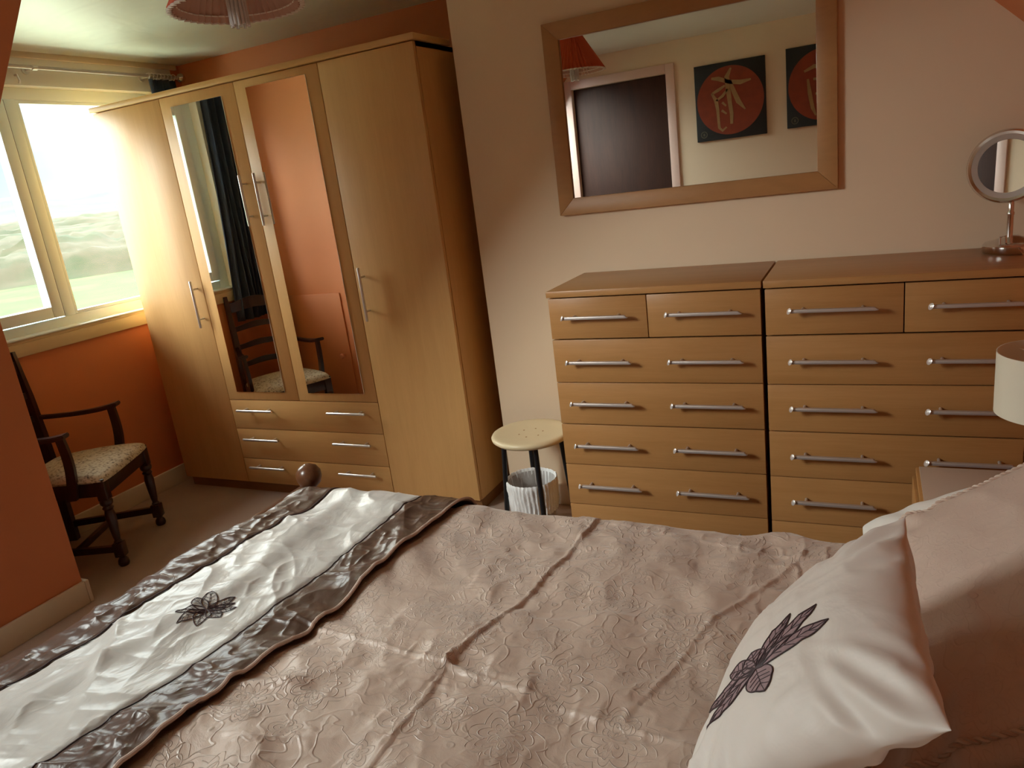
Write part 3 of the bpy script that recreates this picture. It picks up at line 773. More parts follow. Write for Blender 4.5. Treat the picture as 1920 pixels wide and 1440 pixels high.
def slat(z0, z1, arch, xo):
    mb = MB(); n = 14; t = bmesh.new(); rows = []
    for k in range(n + 1):
        q = -1 + 2 * k / n; y = q * (by - .01)
        xx = bx + xo - .022 * (1 - q * q); ar = arch * (cos(q * pi) * .5 + .5)
        rows.append([t.verts.new((xx - .006, y, z0 + ar * .5)), t.verts.new((xx + .006, y, z0 + ar * .5)), t.verts.new((xx + .006, y, z1 + ar)), t.verts.new((xx - .006, y, z1 + ar))])
    for k in range(n):
        for j in range(4): t.faces.new((rows[k][j], rows[k][(j + 1) % 4], rows[k + 1][(j + 1) % 4], rows[k + 1][j]))
    t.faces.new(rows[0]); t.faces.new(rows[-1][::-1]); bmesh.ops.recalc_face_normals(t, faces=t.faces)
    mb._merge(t); mb.build('back_slat', DO, ch)
slat(.515, .545, .012, -.004); slat(.630, .66, .012, -.010); slat(.745, .775, .014, -.012); slat(.865, .925, .022, -.022)
mb = MB()
mb.box(-.012, .016, -fy + .02, fy - .02, .345, .415, .003)
for s_ in (1, -1):
    mb.prism([(0, s_ * fy + .012), (0, s_ * fy - .012), (bx, s_ * by - .012), (bx, s_ * by + .012)], 'z', .345, .415)
mb.box(bx - .012, bx + .012, -by, by, .345, .41)
mb.build('seat_frame', DO, ch)
# upholstered drop seat
def seatP(u, v, top=True):
    # u: 0 back ..1 front, v -1..1
    x = bx + .015 + (-.0 + .035 - bx - .015) * u
    hw = (by + .012) + (fy + .035 - by - .012) * min(1, u * 1.05)
    y = hw * v
    e = (1 - (2 * u - 1) ** 8) * (1 - abs(v) ** 8)
    return x, y, e
mb = MB(); t = bmesh.new(); nu, nv = 28, 28; Vt, Vb = [], []
for i in range(nu + 1):
    r1_, r2_ = [], []
    for j in range(nv + 1):
        u = i / nu; v = -1 + 2 * j / nv
        # round the corners
        x, y, e = seatP(u, v)
        cu, cv = 2 * u - 1, v
        k = 1 - .055 * (cu * cv) ** 4
        x = (x + .19) * k - .19; y *= k
        r1_.append(t.verts.new((x, y, .415 + .030 * max(0, e) ** .35 + .016 * (1 - cu ** 2) * (1 - cv ** 2) + .008 * sin(u * 3))))
        r2_.append(t.verts.new((x * .99, y * .97, .412)))
    Vt.append(r1_); Vb.append(r2_)
for i in range(nu):
    for j in range(nv):
        t.faces.new((Vt[i][j], Vt[i + 1][j], Vt[i + 1][j + 1], Vt[i][j + 1])); t.faces.new((Vb[i][j], Vb[i][j + 1], Vb[i + 1][j + 1], Vb[i + 1][j]))
for i in range(nu):
    t.faces.new((Vt[i][0], Vb[i][0], Vb[i + 1][0], Vt[i + 1][0])); t.faces.new((Vt[i][nv], Vt[i + 1][nv], Vb[i + 1][nv], Vb[i][nv]))
for j in range(nv):
    t.faces.new((Vt[0][j], Vt[0][j + 1], Vb[0][j + 1], Vb[0][j])); t.faces.new((Vt[nu][j], Vb[nu][j], Vb[nu][j + 1], Vt[nu][j + 1]))
bmesh.ops.recalc_face_normals(t, faces=t.faces)
mb._merge(t); mb.build('seat', MT['tapestry'], ch, ang=60)
for s_ in (1, -1):
    # armrest and its support
    mb = MB(); t = bmesh.new(); n = 16; rows = []
    for k in range(n + 1):
        q = k / n; x = bx + (.350) * q; y = s_ * (by + (fy + .035 - by) * q ** 0.8)
        z = .645 - .014 * sin(q * pi * .9) + .008 * max(0, q - .8) * 5 * .6 ; w = .012 + .016 * q ** 2; h = .010
        rows.append([t.verts.new((x, y - w, z - h)), t.verts.new((x, y + w, z - h)), t.verts.new((x, y + w, z + h)), t.verts.new((x, y - w, z + h))])
    for k in range(n):
        for j in range(4): t.faces.new((rows[k][j], rows[k][(j + 1) % 4], rows[k + 1][(j + 1) % 4], rows[k + 1][j]))
    t.faces.new(rows[0]); t.faces.new(rows[-1][::-1]); bmesh.ops.recalc_face_normals(t, faces=t.faces)
    bmesh.ops.bevel(t, geom=[e for e in t.edges if e.calc_face_angle(0) > .8], offset=.004, segments=2, affect='EDGES')
    mb._merge(t); mb.build('armrest', DO, ch)
    mb = MB(); t = bmesh.new(); rows = []
    for k in range(9):
        q = k / 8; x = -.130 + .030 * q + .018 * sin(q * pi); y = s_ * (fy + .018 + .010 * q); z = .345 + .292 * q; w = .022 - .005 * q
        rows.append([t.verts.new((x - w, y - .010, z)), t.verts.new((x + w, y - .010, z)), t.verts.new((x + w, y + .010, z)), t.verts.new((x - w, y + .010, z))])
    for k in range(8):
        for j in range(4): t.faces.new((rows[k][j], rows[k][(j + 1) % 4], rows[k + 1][(j + 1) % 4], rows[k + 1][j]))
    t.faces.new(rows[0]); t.faces.new(rows[-1][::-1]); bmesh.ops.recalc_face_normals(t, faces=t.faces)
    mb._merge(t); mb.build('arm_support', DO, ch)
for s_ in (1, -1):
    mb = MB(); mb.prism([(-.01, s_ * fy + .010), (-.01, s_ * fy - .010), (bx, s_ * by - .010), (bx, s_ * by + .010)], 'z', .070, .100); mb.build('stretcher', DO, ch)
MB().box(-.215, -.190, -(fy + by) / 2, (fy + by) / 2, .072, .098, .003).build('stretcher', MT['dark_oak'], ch)

# ------------------------------------------------------------------ stool and bin
SCx, SCy, SZ = -1.262, 2.615, .45
stl = thing('stool', 'round cream seated stool with black tubular legs between wardrobe and chest', 'stool', (SCx, SCy, 0))
mb = MB(); R = .166
prof = [(0, SZ - .030), (R - .03, SZ - .030), (R - .012, SZ - .027), (R - .002, SZ - .018), (R, SZ - .010), (R - .004, SZ - .003), (R - .014, SZ), (R - .028, SZ - .001), (R - .06, SZ - .005), (.03, SZ - .008), (0, SZ - .008)]
mb.lathe(prof, (SCx, SCy, 0), None, 64)
mb.build('seat', MT['cream_seat'], stl, ang=70)
for k in range(12):
    mb = MB(); a = k * 2 * pi / 12; rr = .05 if k % 2 else .085
    mb.lathe([(.0035, -.001), (.0035, .0006), (0, .0006)], (SCx + rr * cos(a), SCy + rr * sin(a), SZ - .0068), None, 10)
    mb.build('seat_dimple', MT['frame'], stl)
for k in range(4):
    a = radians(-60 + 90 * k)
    c, s_ = cos(a), sin(a)
    mb = MB(); mb.tube([(SCx + .118 * c, SCy + .118 * s_, SZ - .026), (SCx + .150 * c, SCy + .150 * s_, 0.0)], .0105, 14); mb.build('leg', MT['black'], stl)

BCx, BCy, BZ = -1.280, 2.602, .235
bn = thing('waste_bin', 'small round white waste bin with ruffled plastic liner under the stool', 'bin', (BCx, BCy, 0))
mb = MB(); mb.lathe([(0, .002), (.078, .002), (.080, .01), (.104, BZ), (.100, BZ), (.076, .012), (0, .012)], (BCx, BCy, 0), None, 48); mb.build('bin_body', MT['bin'], bn)
def liner(u, v):
    a = 2 * pi * v
    n1 = float(fbm(np.cos(a) * 6 + 10, np.sin(a) * 6 + u * 3, 3, 2))
    if u < .25:
        q = u / .25; r = .086 + .0145 * q; z = BZ - .14 + .14 * q + .002
    elif u < .4:
        q = (u - .25) / .15; r = .1005 + .009 * q ; z = BZ + .003 + .010 * sin(q * pi)
    else:
        q = (u - .4) / .6; r = .1095 - .010 * q; z = BZ + .003 - .13 * q + .02 * n1 * q
    amp = .0010 + .0045 * max(0, min(1, (u - .2) * 3))
    r += amp * (sin(a * 37 + 5 * n1) * .6 + n1 * 2)
    return (BCx + r * cos(a), BCy + r * sin(a), z + .003 * n1)
mb = MB(); mb.grid(liner, 24, 160); mb.build('bin_liner', MT['liner'], bn, ang=80)

# ------------------------------------------------------------------ round table mirror
TMx, TMy = .372, 2.745
tm = thing('vanity_mirror', 'round chrome vanity mirror on a pedestal standing on the right chest', 'mirror', (TMx, TMy, 1.0555))
mb = MB(); mb.lathe([(0, 1.0555), (.082, 1.0555), (.085, 1.060), (.085, 1.078), (.080, 1.084), (.055, 1.092), (.02, 1.100), (.012, 1.104), (0, 1.104)], (TMx + .028, TMy, 0), None, 48); mb.build('base', MT['chrome'], tm)
mb = MB(); mb.lathe([(.009, 1.10), (.009, 1.165), (.0105, 1.168), (.0105, 1.174), (.008, 1.178), (.008, 1.212)], (TMx + .014, TMy, 0), None, 20); mb.build('stem', MT['chrome'], tm)
mb = MB(); mb.tube([(TMx - .018, TMy - .060, 1.086), (TMx - .018, TMy - .060, 1.108), (TMx - .004, TMy - .060, 1.112), (TMx - .002, TMy - .058, 1.090)], .003, 8); mb.build('switch', MT['chrome'], tm)
nd = Vector((-.31, -.95, .05)).normalized()
cen = Vector((TMx, TMy, 1.313))
mb = MB(); R = .108
mb.lathe([(R - .014, .012), (R - .006, .014), (R, .008), (R + .001, 0), (R, -.008), (R - .006, -.014), (R - .02, -.016), (0, -.016), (0, -.010), (R - .014, -.010)], cen, nd, 64, closed=True); mb.build('rim', MT['chrome'], tm)
mb = MB(); mb.lathe([(R - .030, .0060), (R - .014, .0060), (R - .014, .0115), (R - .030, .0085)], cen, nd, 64, closed=True); mb.build('light_ring', plain('frosted_ring', (.42, .36, .31, 1), .4), tm)
mb = MB(); mb.lathe([(0, .002), (R - .029, .002), (R - .029, .0070), (0, .0070)], cen, nd, 64); mb.build('mirror_glass', MT['mirror'], tm)

# ------------------------------------------------------------------ bedside table and lamp
bt = thing('bedside_table', 'small wooden bedside table with a pale top behind the pillows', 'table', (.34, 2.0, 0))
tx0, tx1, ty0, ty1, tz = .118, .565, 1.86, 2.20, .552
MB().box(tx0 + .008, tx1 - .008, ty0 + .008, ty1 - .008, tz - .006, tz, .001).build('inset_top', MT['table_top'], bt)
MB().box(tx0, tx1, ty0, ty1, tz - .024, tz - .005, .003).build('tabletop', MT['cwood_h'], bt)
MB().box(tx0 + .01, tx1 - .01, ty0 + .01, ty1 - .01, .06, tz - .024, .002).box(tx0 + .02, tx1 - .02, ty0 + .02, ty1 - .02, 0, .06).build('cabinet', MT['cwood_v'], bt)
dd = MB().box(tx0 - .008, tx0 + .01, ty0 + .012, ty1 - .012, .33, tz - .028, .0015).build('drawer', MT['cwood_h'], bt)
bar_handle('handle', (tx0 - .034, ty0 + .1, .43), (tx0 - .034, ty1 - .1, .43), (-1, 0, 0), dd, stand=.028)
LX, LY = .395, 2.03
lp = thing('bedside_lamp', 'bedside lamp with a plain ivory drum shade at the right edge', 'lamp', (LX, LY, tz))
mb = MB(); mb.lathe([(0, tz), (.055, tz), (.057, tz + .008), (.05, tz + .014), (.012, tz + .02), (0, tz + .02)], (LX, LY, 0), None, 32); mb.build('base', MT['chrome'], lp)
mb = MB(); mb.tube([(LX, LY, tz + .018), (LX, LY, .84)], .007, 12); mb.build('stem', MT['chrome'], lp)
mb = MB(); r = .122; mb.lathe([(r, .775), (r, .925), (r - .002, .925), (r - .002, .775)], (LX, LY, 0), None, 64, closed=True)
for k in range(3):
    a = k * 2 * pi / 3; mb.tube([(LX, LY, .905), (LX + r * cos(a), LY + r * sin(a), .905)], .0015, 6)
mb.build('lamp_shade', MT['lamp_shade'], lp)
mb = MB(); mb.lathe([(0, .84), (.012, .845), (.018, .87), (.022, .895), (.012, .92), (0, .922)], (LX, LY, 0), None, 20); mb.build('bulb', MT['white_cotton'], lp)

# ------------------------------------------------------------------ bed
BY0, BY1 = .30, 1.70      # mattress sides
bed = thing('bed', 'wooden double bed frame with ball-topped posts at the foot', 'bed', (-.6, 1.0, 0))
FX = -1.75
for yy in (1.815, .19):
    mb = MB(); mb.lathe([(0, 0), (.026, 0), (.028, .03), (.028, .47), (.022, .485), (.030, .495), (.022, .508), (.016, .522), (.022, .528), (.036, .540), (.0435, .560), (.042, .582), (.030, .600), (.012, .609), (0, .611)], (FX + .01, yy, 0), None, 32)
    mb.build('post', MT['bed_wood'], bed)
MB().box(FX - .014, FX + .014, .19, 1.815, .500, .540, .007, 3).build('foot_rail', MT['bed_wood'], bed)
MB().box(FX - .009, FX + .009, .19, 1.815, .26, .50, .002).build('footboard', MT['bed_wood'], bed)
for yy in (1.79, .21): MB().box(FX, .50, yy - .012, yy + .012, .24, .36, .003).build('side_rail', MT['bed_wood'], bed)
MB().box(.50, .535, .19, 1.815, .12, 1.0, .01).build('headboard', MT['bed_wood'], bed)
for yy in (.22, 1.785): MB().box(.50, .54, yy - .03, yy + .03, 0, 1.03, .006).build('post', MT['bed_wood'], bed)
mt = MB().box(-1.69, .48, BY0 + .01, BY1 - .02, .30, .52, .04, 4).build('mattress', MT['white_cotton'], None, (-.6, 1.0, .30))
tag(mt, 'white mattress hidden beneath the duvet on the bed frame', 'mattress')
MB().box(-1.70, .49, .222, 1.778, .27, .298).build('slat_base', MT['bed_wood'], bed)

ZB = .600
CRE = [([(-1.12, 1.045), (-.718, .994), (-.42, .948), (-.221, .912), (.1, .86)], .010, .020),
       ([(-.63, 1.62), (-.655, 1.40), (-.673, 1.225), (-.715, 1.0)], -.012, .022),
       ([(-.715, 1.0), (-.705, .74), (-.72, .3)], -.008, .016),
       ([(-.335, 1.02), (-.27, 1.25), (-.13, 1.53)], .007, .022),
       ([(-.60, 1.62), (-.30, 1.57), (-.13, 1.525), (.02, 1.545)], .006, .012),
       ([(-.13, 1.53), (-.10, 1.40), (-.13, 1.25)], .006, .012)]
def duvet_h(u, v):
    u = np.asarray(u, float); v = np.asarray(v, float)
    h = .020 * fbm(u * 2.2, v * 2.2, 2, 11) + .030 * fbm(u * 5, v * 6, 2, 21) + .016 * fbm(u * 11 + v * 3, v * 9, 2, 27)
    h = h + .010 * (ridged(u * 3.2 + v * 1.2, v * 5.0 - u * 1.5, 31) - .3)
    # diagonal tension wrinkles
    w1_ = ridged((u + v * .9) * 3.0, (v - u * .4) * 11.0, 41, 2)
    mk = np.clip(vnoise(u * 3, v * 3, 51) * 2 - .6, 0, 1)
    h = h + .012 * w1_ * mk
    for pts, a, w in CRE:
        d, s_, tt = dist_poly(u, v, pts)
        wob = .8 + .4 * vnoise(tt * 14, tt * 3, 60)
        h = h + a * .20 * wob * np.tanh(s_ * d / (w * .30)) * np.exp(-d / (w * 3.2)) + abs(a) * .42 * np.exp(-(d / (w * .22)) ** 2)
        # puckers across the crease
        h = h + .0035 * np.exp(-d / .05) * (ridged(u * 22, v * 22, 71, 1) - .3)
    return h + .0016 * fbm(u * 45, v * 45, 2, 81)
def duvet_under(u, v):
    b_ = band_u(u, v); m_ = np.clip((b_ - .50) / .10, 0, 1); m2 = np.clip((b_ - .575) / .04, 0, 1)
    return duvet_h(u, v) * (.45 + .55 * m_) - .014 * (1 - m2)
def runner_h(u, v):
    u = np.asarray(u, float); v = np.asarray(v, float)
    m_ = np.clip((band_u(u, v) - .50) / .10, 0, 1); q_ = 1 - .75 * m_
    h = duvet_h(u, v) * (.45 + .55 * m_) + q_ * (.018 * fbm(u * 3.4 + 3, v * 2.6, 2, 91) + .012 * (ridged(u * 2.6 + v * 2.2, v * 3.4 - u * 1.0, 95) - .3))
    h = h + q_ * .010 * (ridged(u * 5.5 + v * 3, v * 7 - u * 3, 97, 2) - .3)
    # lengthwise sweep near the middle
    d, s_, tt = dist_poly(u, v, [(-1.50, .35), (-1.44, .75), (-1.36, 1.1), (-1.40, 1.6)])
    h = h + .012 * np.exp(-(d / .035) ** 2)
    ub = band_u(u, v)
    m1 = np.exp(-((ub - .075) / .05) ** 2) + np.exp(-((ub - .535) / .055) ** 2)
    h = h + m1 * (.013 * fbm(u * 15, v * 17, 2, 99) + .010 * (ridged(u * 11 + 4, v * 15, 103, 2) - .25))
    for e_ in (.145, .465): h = h - .006 * np.exp(-((ub - e_) / .008) ** 2)
    return h
def foot_x(v): return -1.70 + .075 * (np.asarray(v) - .7)
def band_u(u, v): return u - foot_x(v)
RF = .055
def drape(s, R):
    """arc-length past the edge -> (outward, down)"""
    s = np.maximum(s, 0); a = np.minimum(s / R, pi / 2)
    return R * np.sin(a), R * (1 - np.cos(a)) + np.maximum(0, s - R * pi / 2)
def bed_surface(u, v, hf, off):
    u = np.asarray(u, float); v = np.asarray(v, float)
    fx = foot_x(v) + RF
    su = fx - u; sv1 = v - (1.665 - RF); sv0 = (.30 + RF) - v
    ou, du = drape(su, RF); o1, d1_ = drape(sv1, RF * 1.3); o0, d0_ = drape(sv0, RF)
    inn = lambda s_: np.clip(1 - np.maximum(s_, 0) / .12, .35, 1)
    h = hf(u, v) * inn(su) * inn(sv1) * inn(sv0) + off
    x = np.where(su > 0, fx - ou, u); y = np.where(sv1 > 0, 1.665 - RF + o1, np.where(sv0 > 0, .30 + RF - o0, v))
    wave = .012 * np.sin(u * 23 + 2 * np.sin(u * 7)) ; wv2 = .010 * np.sin(v * 26 + np.sin(v * 9))
    y = y + np.where(sv1 > .06, np.clip((sv1 - .06) * 6, 0, 1) * (wave + .015), 0) - np.where(sv0 > .06, np.clip((sv0 - .06) * 6, 0, 1) * (wave + .015), 0)
    nx = np.clip(su / RF, 0, 1) * -1; ny = np.clip(sv1 / RF, 0, 1) - np.clip(sv0 / RF, 0, 1)
    x = x + nx * h * .8; y = y + ny * h * .8
    z = ZB - np.maximum(du, np.maximum(d1_, d0_)) - .0 + h * np.where((du + d1_ + d0_) > RF * .8, .3, 1)
    return x, y, z
def grid_mesh(name, X, Y, Z, U, V, mats, midx=None, parent=None, origin=None, thick=None):
    nu, nv = X.shape
    org = np.array(origin if origin is not None else (0, 0, 0), float)
    if parent is not None and '_org' in parent: org = np.array(list(parent['_org']), float)
    co = np.stack([X, Y, Z], -1).reshape(-1, 3) - org
    idx = np.arange(nu * nv).reshape(nu, nv)
    f = np.stack([idx[:-1, :-1], idx[1:, :-1], idx[1:, 1:], idx[:-1, 1:]], -1).reshape(-1, 4)
    me = bpy.data.meshes.new(name)
    me.vertices.add(len(co)); me.vertices.foreach_set('co', co.ravel())
    me.loops.add(f.size); me.loops.foreach_set('vertex_index', f.ravel())
    me.polygons.add(len(f)); me.polygons.foreach_set('loop_start', np.arange(len(f)) * 4); me.polygons.foreach_set('loop_total', np.full(len(f), 4))
    if midx is not None: me.polygons.foreach_set('material_index', midx.ravel().astype(int))
    me.polygons.foreach_set('use_smooth', np.ones(len(f), bool))
    uv = me.uv_layers.new(name='UVMap')
    uu = np.stack([U.ravel()[f.ravel()], V.ravel()[f.ravel()]], -1); uv.data.foreach_set('uv', uu.ravel())
    me.update(calc_edges=True); me.validate()
    for mm in (mats if isinstance(mats, (list, tuple)) else [mats]): me.materials.append(mm)
    o = bpy.data.objects.new(name, me); COL.objects.link(o)
    if parent is not None: o.parent = parent; o['_org'] = tuple(parent['_org'])
    else: o.location = org; o['_org'] = tuple(org)
    if thick:
        s_ = o.modifiers.new('thickness', 'SOLIDIFY'); s_.thickness = thick; s_.offset = -1
    return o
# duvet
U, V = np.meshgrid(np.linspace(-1.80, .40, 560), np.linspace(.05, 1.99, 480), indexing='ij')
X, Y, Z = bed_surface(U, V, duvet_under, 0)
DV = grid_mesh('duvet', X, Y, Z, U, V, MT['duvet'], origin=(-.6, 1.0, .5), thick=.012)
tag(DV, 'pale pinkish beige jacquard duvet with pressed fold creases spread over the bed', 'duvet')
# runner: ivory panel with two bronze bands, local width .62
rn = thing('bed_runner', 'ivory satin bed runner with bronze ruched borders lying across the foot of the bed', 'bed runner', (-1.4, 1.0, .6))
def strip(name, b0, b1, off, mat, nu=90, v0=.08, v1=1.86):
    Bq, V_ = np.meshgrid(np.linspace(b0, b1, nu), np.linspace(v0, v1, 620), indexing='ij')
    U_ = foot_x(V_) + Bq
    X, Y, Z = bed_surface(U_, V_, runner_h, off)
    return grid_mesh(name, X, Y, Z, U_, V_, mat, parent=rn, thick=.006)
strip('ivory_panel', .140, .470, .0130, MT['runner'], 130)
strip('bronze_border', -.10, .147, .0140, MT['band'], 90)
strip('bronze_border', .462, .603, .0140, MT['band'], 70)
mb = MB()
vs = np.linspace(.08, 1.86, 300); x_, y_, z_ = bed_surface(foot_x(vs) + .605, vs, runner_h, .015)
mb.tube([(float(a), float(b), float(c)) for a, b, c in zip(x_, y_, z_)], .0042, 8); mb.build('piping', MT['cord'], rn)
for be in (.1425, .4660):
    mb = MB(); x_, y_, z_ = bed_surface(foot_x(vs) + be, vs, runner_h, .0165)
    mb.tube([(float(a), float(b), float(c)) for a, b, c in zip(x_, y_, z_)], .0016, 6); mb.build('seam', MT['brown_thread'], rn)

# flower built from petals: centre (0,0), each petal (angle, length, width, start)
def petal_outline(angle, length, width, n=14, tip=1.0):
    pts = []
    for i in range(n + 1):
        t = i / n; w = width * (sin(pi * t ** tip)) ** .8
        pts.append((length * t, w))
    loop = pts + [(a, -b) for a, b in pts[-2:0:-1]]
    c, s_ = cos(angle), sin(angle)
    return [(a * c - b * s_, a * s_ + b * c) for a, b in loop], (c, s_)
def flower(parent, petals, place, fill, line, lw, nm, fillit=True):
    """place(x,y,off) -> point on the cloth"""
    mbF = bmesh.new(); mbL = MB()
    for (a, l, w, tip) in petals:
        a = radians(a); loop, (c, s_) = petal_outline(a, l, w, 14, tip)
        if fillit:
            n = 14
            rows = []
            for i in range(n + 1):
                t = i / n; ww = w * (sin(pi * t ** tip)) ** .8
                rows.append([mbF.verts.new(place(l * t * c - ww * q * s_, l * t * s_ + ww * q * c, .0009)) for q in (-1, -.5, 0, .5, 1)])
            for i in range(n):
                for j in range(4): mbF.faces.new((rows[i][j], rows[i + 1][j], rows[i + 1][j + 1], rows[i][j + 1]))
        mbL.tube([place(x, y, .0012) for x, y in loop + loop[:1]], lw, 6, caps=False)
        mbL.tube([place(l * t * c, l * t * s_, .0012) for t in np.linspace(.05, .97, 8)], lw * .6, 5)
        for t in (.25, .42, .58, .74):
            ww = w * (sin(pi * t ** tip)) ** .8
            for sg in (1, -1):
                x1, y1 = l * (t + .12), ww * .75 * sg
                mbL.tube([place(l * t * c, l * t * s_, .0012), place((l * (t + .06)) * c - y1 * .5 * s_, (l * (t + .06)) * s_ + y1 * .5 * c, .0012), place(x1 * c - y1 * s_, x1 * s_ + y1 * c, .0012)], lw * .5, 5)
    fl = None
    if fillit:
        m_ = MB(); m_._merge(mbF); fl = m_.build(nm, fill, parent, ang=90)
        o = mbL.build('stitching', line, fl if fl else parent)
    else:
        mbF.free(); o = mbL.build(nm, line, parent)
    return o
# runner flower: centre about pixel (388,1140)
RCu, RCv = -1.347, 1.005
def place_runner(x, y, off):
    a, b, c = bed_surface(RCu + x, RCv + y, runner_h, .0135 + off)
    return Vector((float(a), float(b), float(c)))
flower(rn, [(124, .062, .017, .9), (169, .054, .016, .9), (68, .066, .011, .8), (49, .060, .009, .8), (28, .066, .011, .8),
            (-13, .052, .016, .95), (-68, .056, .017, .9), (-137, .064, .012, .8), (-106, .070, .012, .8)],
       place_runner, MT['mauve'], MT['brown_thread'], .0011, 'embroidered_flower', False)

# ------------------------------------------------------------------ pillows
def pillow_fn(center, eu, ev, T_, hu, hv, pinch=.07, pw=.42, wr=.004, seed=0, corners=None):
    center, eu, ev = Vector(center), Vector(eu).normalized(), Vector(ev).normalized()
    n = eu.cross(ev).normalized()
    def P(u, v, side, off=0.0):
        a = max(0, 1 - abs(u) ** 2.3) ; b = max(0, 1 - abs(v) ** 2.3)
        th = T_ * (a * b) ** pw
        cu = u * hu * (1 - pinch * (1 - v * v)); cv = v * hv * (1 - pinch * (1 - u * u))
        r = sqrt(u * u + v * v); an = atan2(v, u)
        corner = max(0, abs(u * v) - .25) / .75
        w = wr * (float(fbm(u * 2.2 + 5, v * 2.2, 2, seed)) * 3 + corner * 3.0 * sin(an * 26 + seed) * (1 - corner) * 2)
        w += wr * 1.4 * (float(ridged(np.float64(u * 1.6 + v * .8), np.float64(v * 2.6 - u * .7), seed + 4)) - .3)
        w *= min(1, th / (T_ * .35) + .15)
        base = center + eu * cu + ev * cv
        if corners:
            a_, b_ = (cu / hu + 1) / 2, (cv / hv + 1) / 2
            base = (corners[0] * (1 - b_) + corners[1] * b_) * (1 - a_) + (corners[2] * (1 - b_) + corners[3] * b_) * a_
        return base + n * (side * (th + off) + w * side)
    return P
def pillow(name, P, mat, nu=90, nv=90, parent=None, origin=None, uvs=.5):
    vals = lambda n: np.sin(np.linspace(-pi / 2, pi / 2, n))
    us, vv = vals(nu), vals(nv)
    objs = []
    t = bmesh.new(); uvl = t.loops.layers.uv.new('UVMap'); top, bot = [], []
    for i, u in enumerate(us):
        r1_, r2_ = [], []
        for j, v in enumerate(vv):
            p = P(u, v, 1); a = t.verts.new(p)
            if i in (0, nu - 1) or j in (0, nv - 1): b = a
            else: b = t.verts.new(P(u, v, -1))
            r1_.append(a); r2_.append(b)
        top.append(r1_); bot.append(r2_)
    for i in range(nu - 1):
        for j in range(nv - 1):
            for G_, fl in ((top, 0), (bot, 1)):
                q = [G_[i][j], G_[i + 1][j], G_[i + 1][j + 1], G_[i][j + 1]]
                qi = [(i, j), (i + 1, j), (i + 1, j + 1), (i, j + 1)]
                if fl: q = q[::-1]; qi = qi[::-1]
                try: f = t.faces.new(q)
                except ValueError: continue
                f.smooth = True
                for lp_, (a, b) in zip(f.loops, qi): lp_[uvl].uv = (us[a] * uvs + 3 * fl, vv[b] * uvs)
    m_ = MB(); m_._merge(t)
    return m_.build(name, mat, parent, origin, ang=120)
# sham (far), resting against the headboard
def make_sham(label, yc, hv, seed, zc=.735, xc=.225, tilt=33, T_=.072, hu=.275):
    c, s_ = cos(radians(tilt)), sin(radians(tilt))
    P = pillow_fn((xc, yc, zc), (c, 0, s_), (0, 1, 0), T_, hu, hv, .03, .50, .005, seed)
    o = pillow('pillow_sham', P, MT['sham'], origin=(xc, yc, ZB), uvs=.35)
    tag(o, label, 'pillow', 'jacquard pillow shams at the head of the bed')
    pts = []
    A_, B_ = .93, .93
    for (a, b) in ([(q, B_) for q in np.linspace(-A_, A_, 60)] + [(A_, q) for q in np.linspace(B_, -B_, 80)][1:] + [(q, -B_) for q in np.linspace(A_, -A_, 60)][1:] + [(-A_, q) for q in np.linspace(-B_, B_, 80)][1:]):
        pts.append(P(a, b, 1, .0025))
    # twisted cord: two strands
    mb = MB(); dense = []
    for i in range(len(pts) - 1):
        for k in range(5): dense.append(pts[i].lerp(pts[i + 1], k / 5))
    nseg = len(dense)
    d_acc = 0; prev = dense[0]; st = ([], [])
    for i, p in enumerate(dense):
        d_acc += (p - prev).length; prev = p
        tdir = (dense[(i + 1) % nseg] - dense[i - 1]).normalized()
        a = tdir.orthogonal().normalized() if i == 0 else (aprev - tdir * aprev.dot(tdir)).normalized(); aprev = a
        b = tdir.cross(a); th = d_acc * 2 * pi / .022
        for k in (0, 1):
            st[k].append(p + (a * cos(th + pi * k) + b * sin(th + pi * k)) * .0022)
    mb.tube(st[0], .0028, 6, mi=0, caps=False); mb.tube(st[1], .0028, 6, mi=1, caps=False)
    mb.build('piping', [MT['cord'], plain('pale_cord', (.62, .5, .42, 1), .6)], o)
    return o
make_sham('pale pink jacquard pillow sham with twisted cord edge, farther from the viewer', 1.275, .385, 3)
make_sham('pale pink jacquard pillow sham nearest the viewer at the bottom right corner', .50, .375, 13)
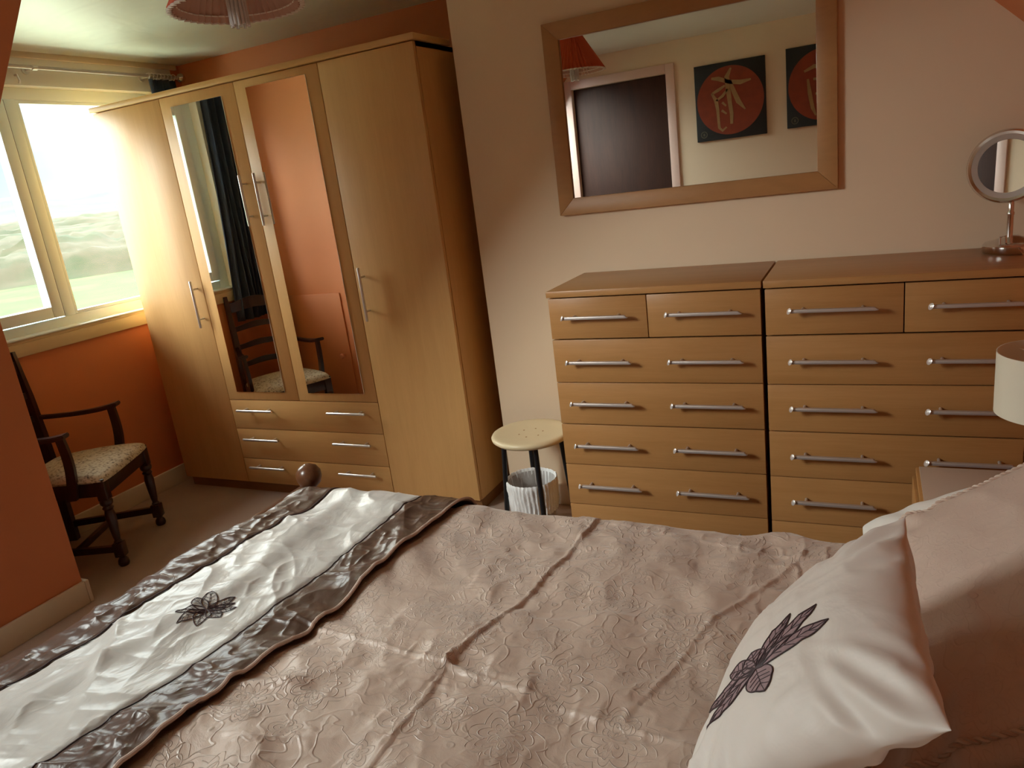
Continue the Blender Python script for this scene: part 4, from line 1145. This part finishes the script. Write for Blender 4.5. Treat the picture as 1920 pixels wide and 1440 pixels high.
# white pillow beneath
P = pillow_fn((.235, 1.40, .69), (cos(radians(26)), 0, sin(radians(26))), (0, 1, 0), .065, .275, .36, .04, .34, .002, 23)
o = pillow('pillow', P, MT['white_cotton'], 60, 60, origin=(.25, 1.40, ZB)); tag(o, 'plain white pillow peeking out beneath the far sham', 'pillow')
P = pillow_fn((.25, .52, .675), (cos(radians(20)), 0, sin(radians(20))), (0, 1, 0), .070, .26, .345, .04, .34, .006, 29)
o = pillow('pillow', P, MT['white_cotton'], 50, 50, origin=(.25, .52, ZB)); tag(o, 'plain white pillow beneath the near sham', 'pillow')

# satin cushion
TF, TN, BF, BN = Vector((.050, 1.163, .90)), Vector((.074, .701, .90)), Vector((-.160, 1.20, .640)), Vector((-.235, .745, .635))
cc = (TF + TN + BF + BN) / 4
eu = ((TF + TN) - (BF + BN)).normalized(); ev = ((TF + BF) - (TN + BN)).normalized()
hu = ((TF + TN) - (BF + BN)).length / 4; hv = ((TF + BF) - (TN + BN)).length / 4
# normal must face the foot of the bed (-x, +z): eu x ev
Pc = pillow_fn(cc, eu, ev, .074, hu, hv,   .07, .56, .0038, 37, (BN, BF, TN, TF))
cu = pillow('cushion', Pc, MT['cushion'], 110, 110, origin=tuple(cc - Vector((0, 0, .15))), uvs=.4)
tag(cu, 'pearl satin cushion with a mauve leaf motif, propped against the pillow shams', 'cushion')
nrm = eu.cross(ev)
CS = 1 if nrm.x < 0 else -1
FCu, FCv = -.08, -.425       # motif centre in cushion coordinates
def place_cush(x, y, off):
    return Pc(FCu + x / hu, FCv + y / hv, CS, off)
FL = [(84, .086, .017, .8), (42, .098, .014, .8), (6, .080, .014, .8), (-41, .053, .027, .95), (134, .060, .026, .95),
      (-167, .068, .018, .8), (-126, .090, .014, .8), (-98, .086, .014, .8)]
def place_cush(x, y, off):
    return Pc(FCu + x / hu, FCv + y / hv, CS, off)
FL = [(60, .105, .013, .8), (20, .125, .013, .8), (40, .130, .014, .8), (110, .045, .024, .9), (-70, .050, .024, .9),
      (150, .085, .016, .8), (175, .125, .015, .8), (-160, .115, .013, .8)]
flower(cu, FL, place_cush, MT['mauve'], MT['thread'], .0010, 'leaf_motif')

# clean helper properties
for o in bpy.data.objects:
    if '_org' in o: del o['_org']
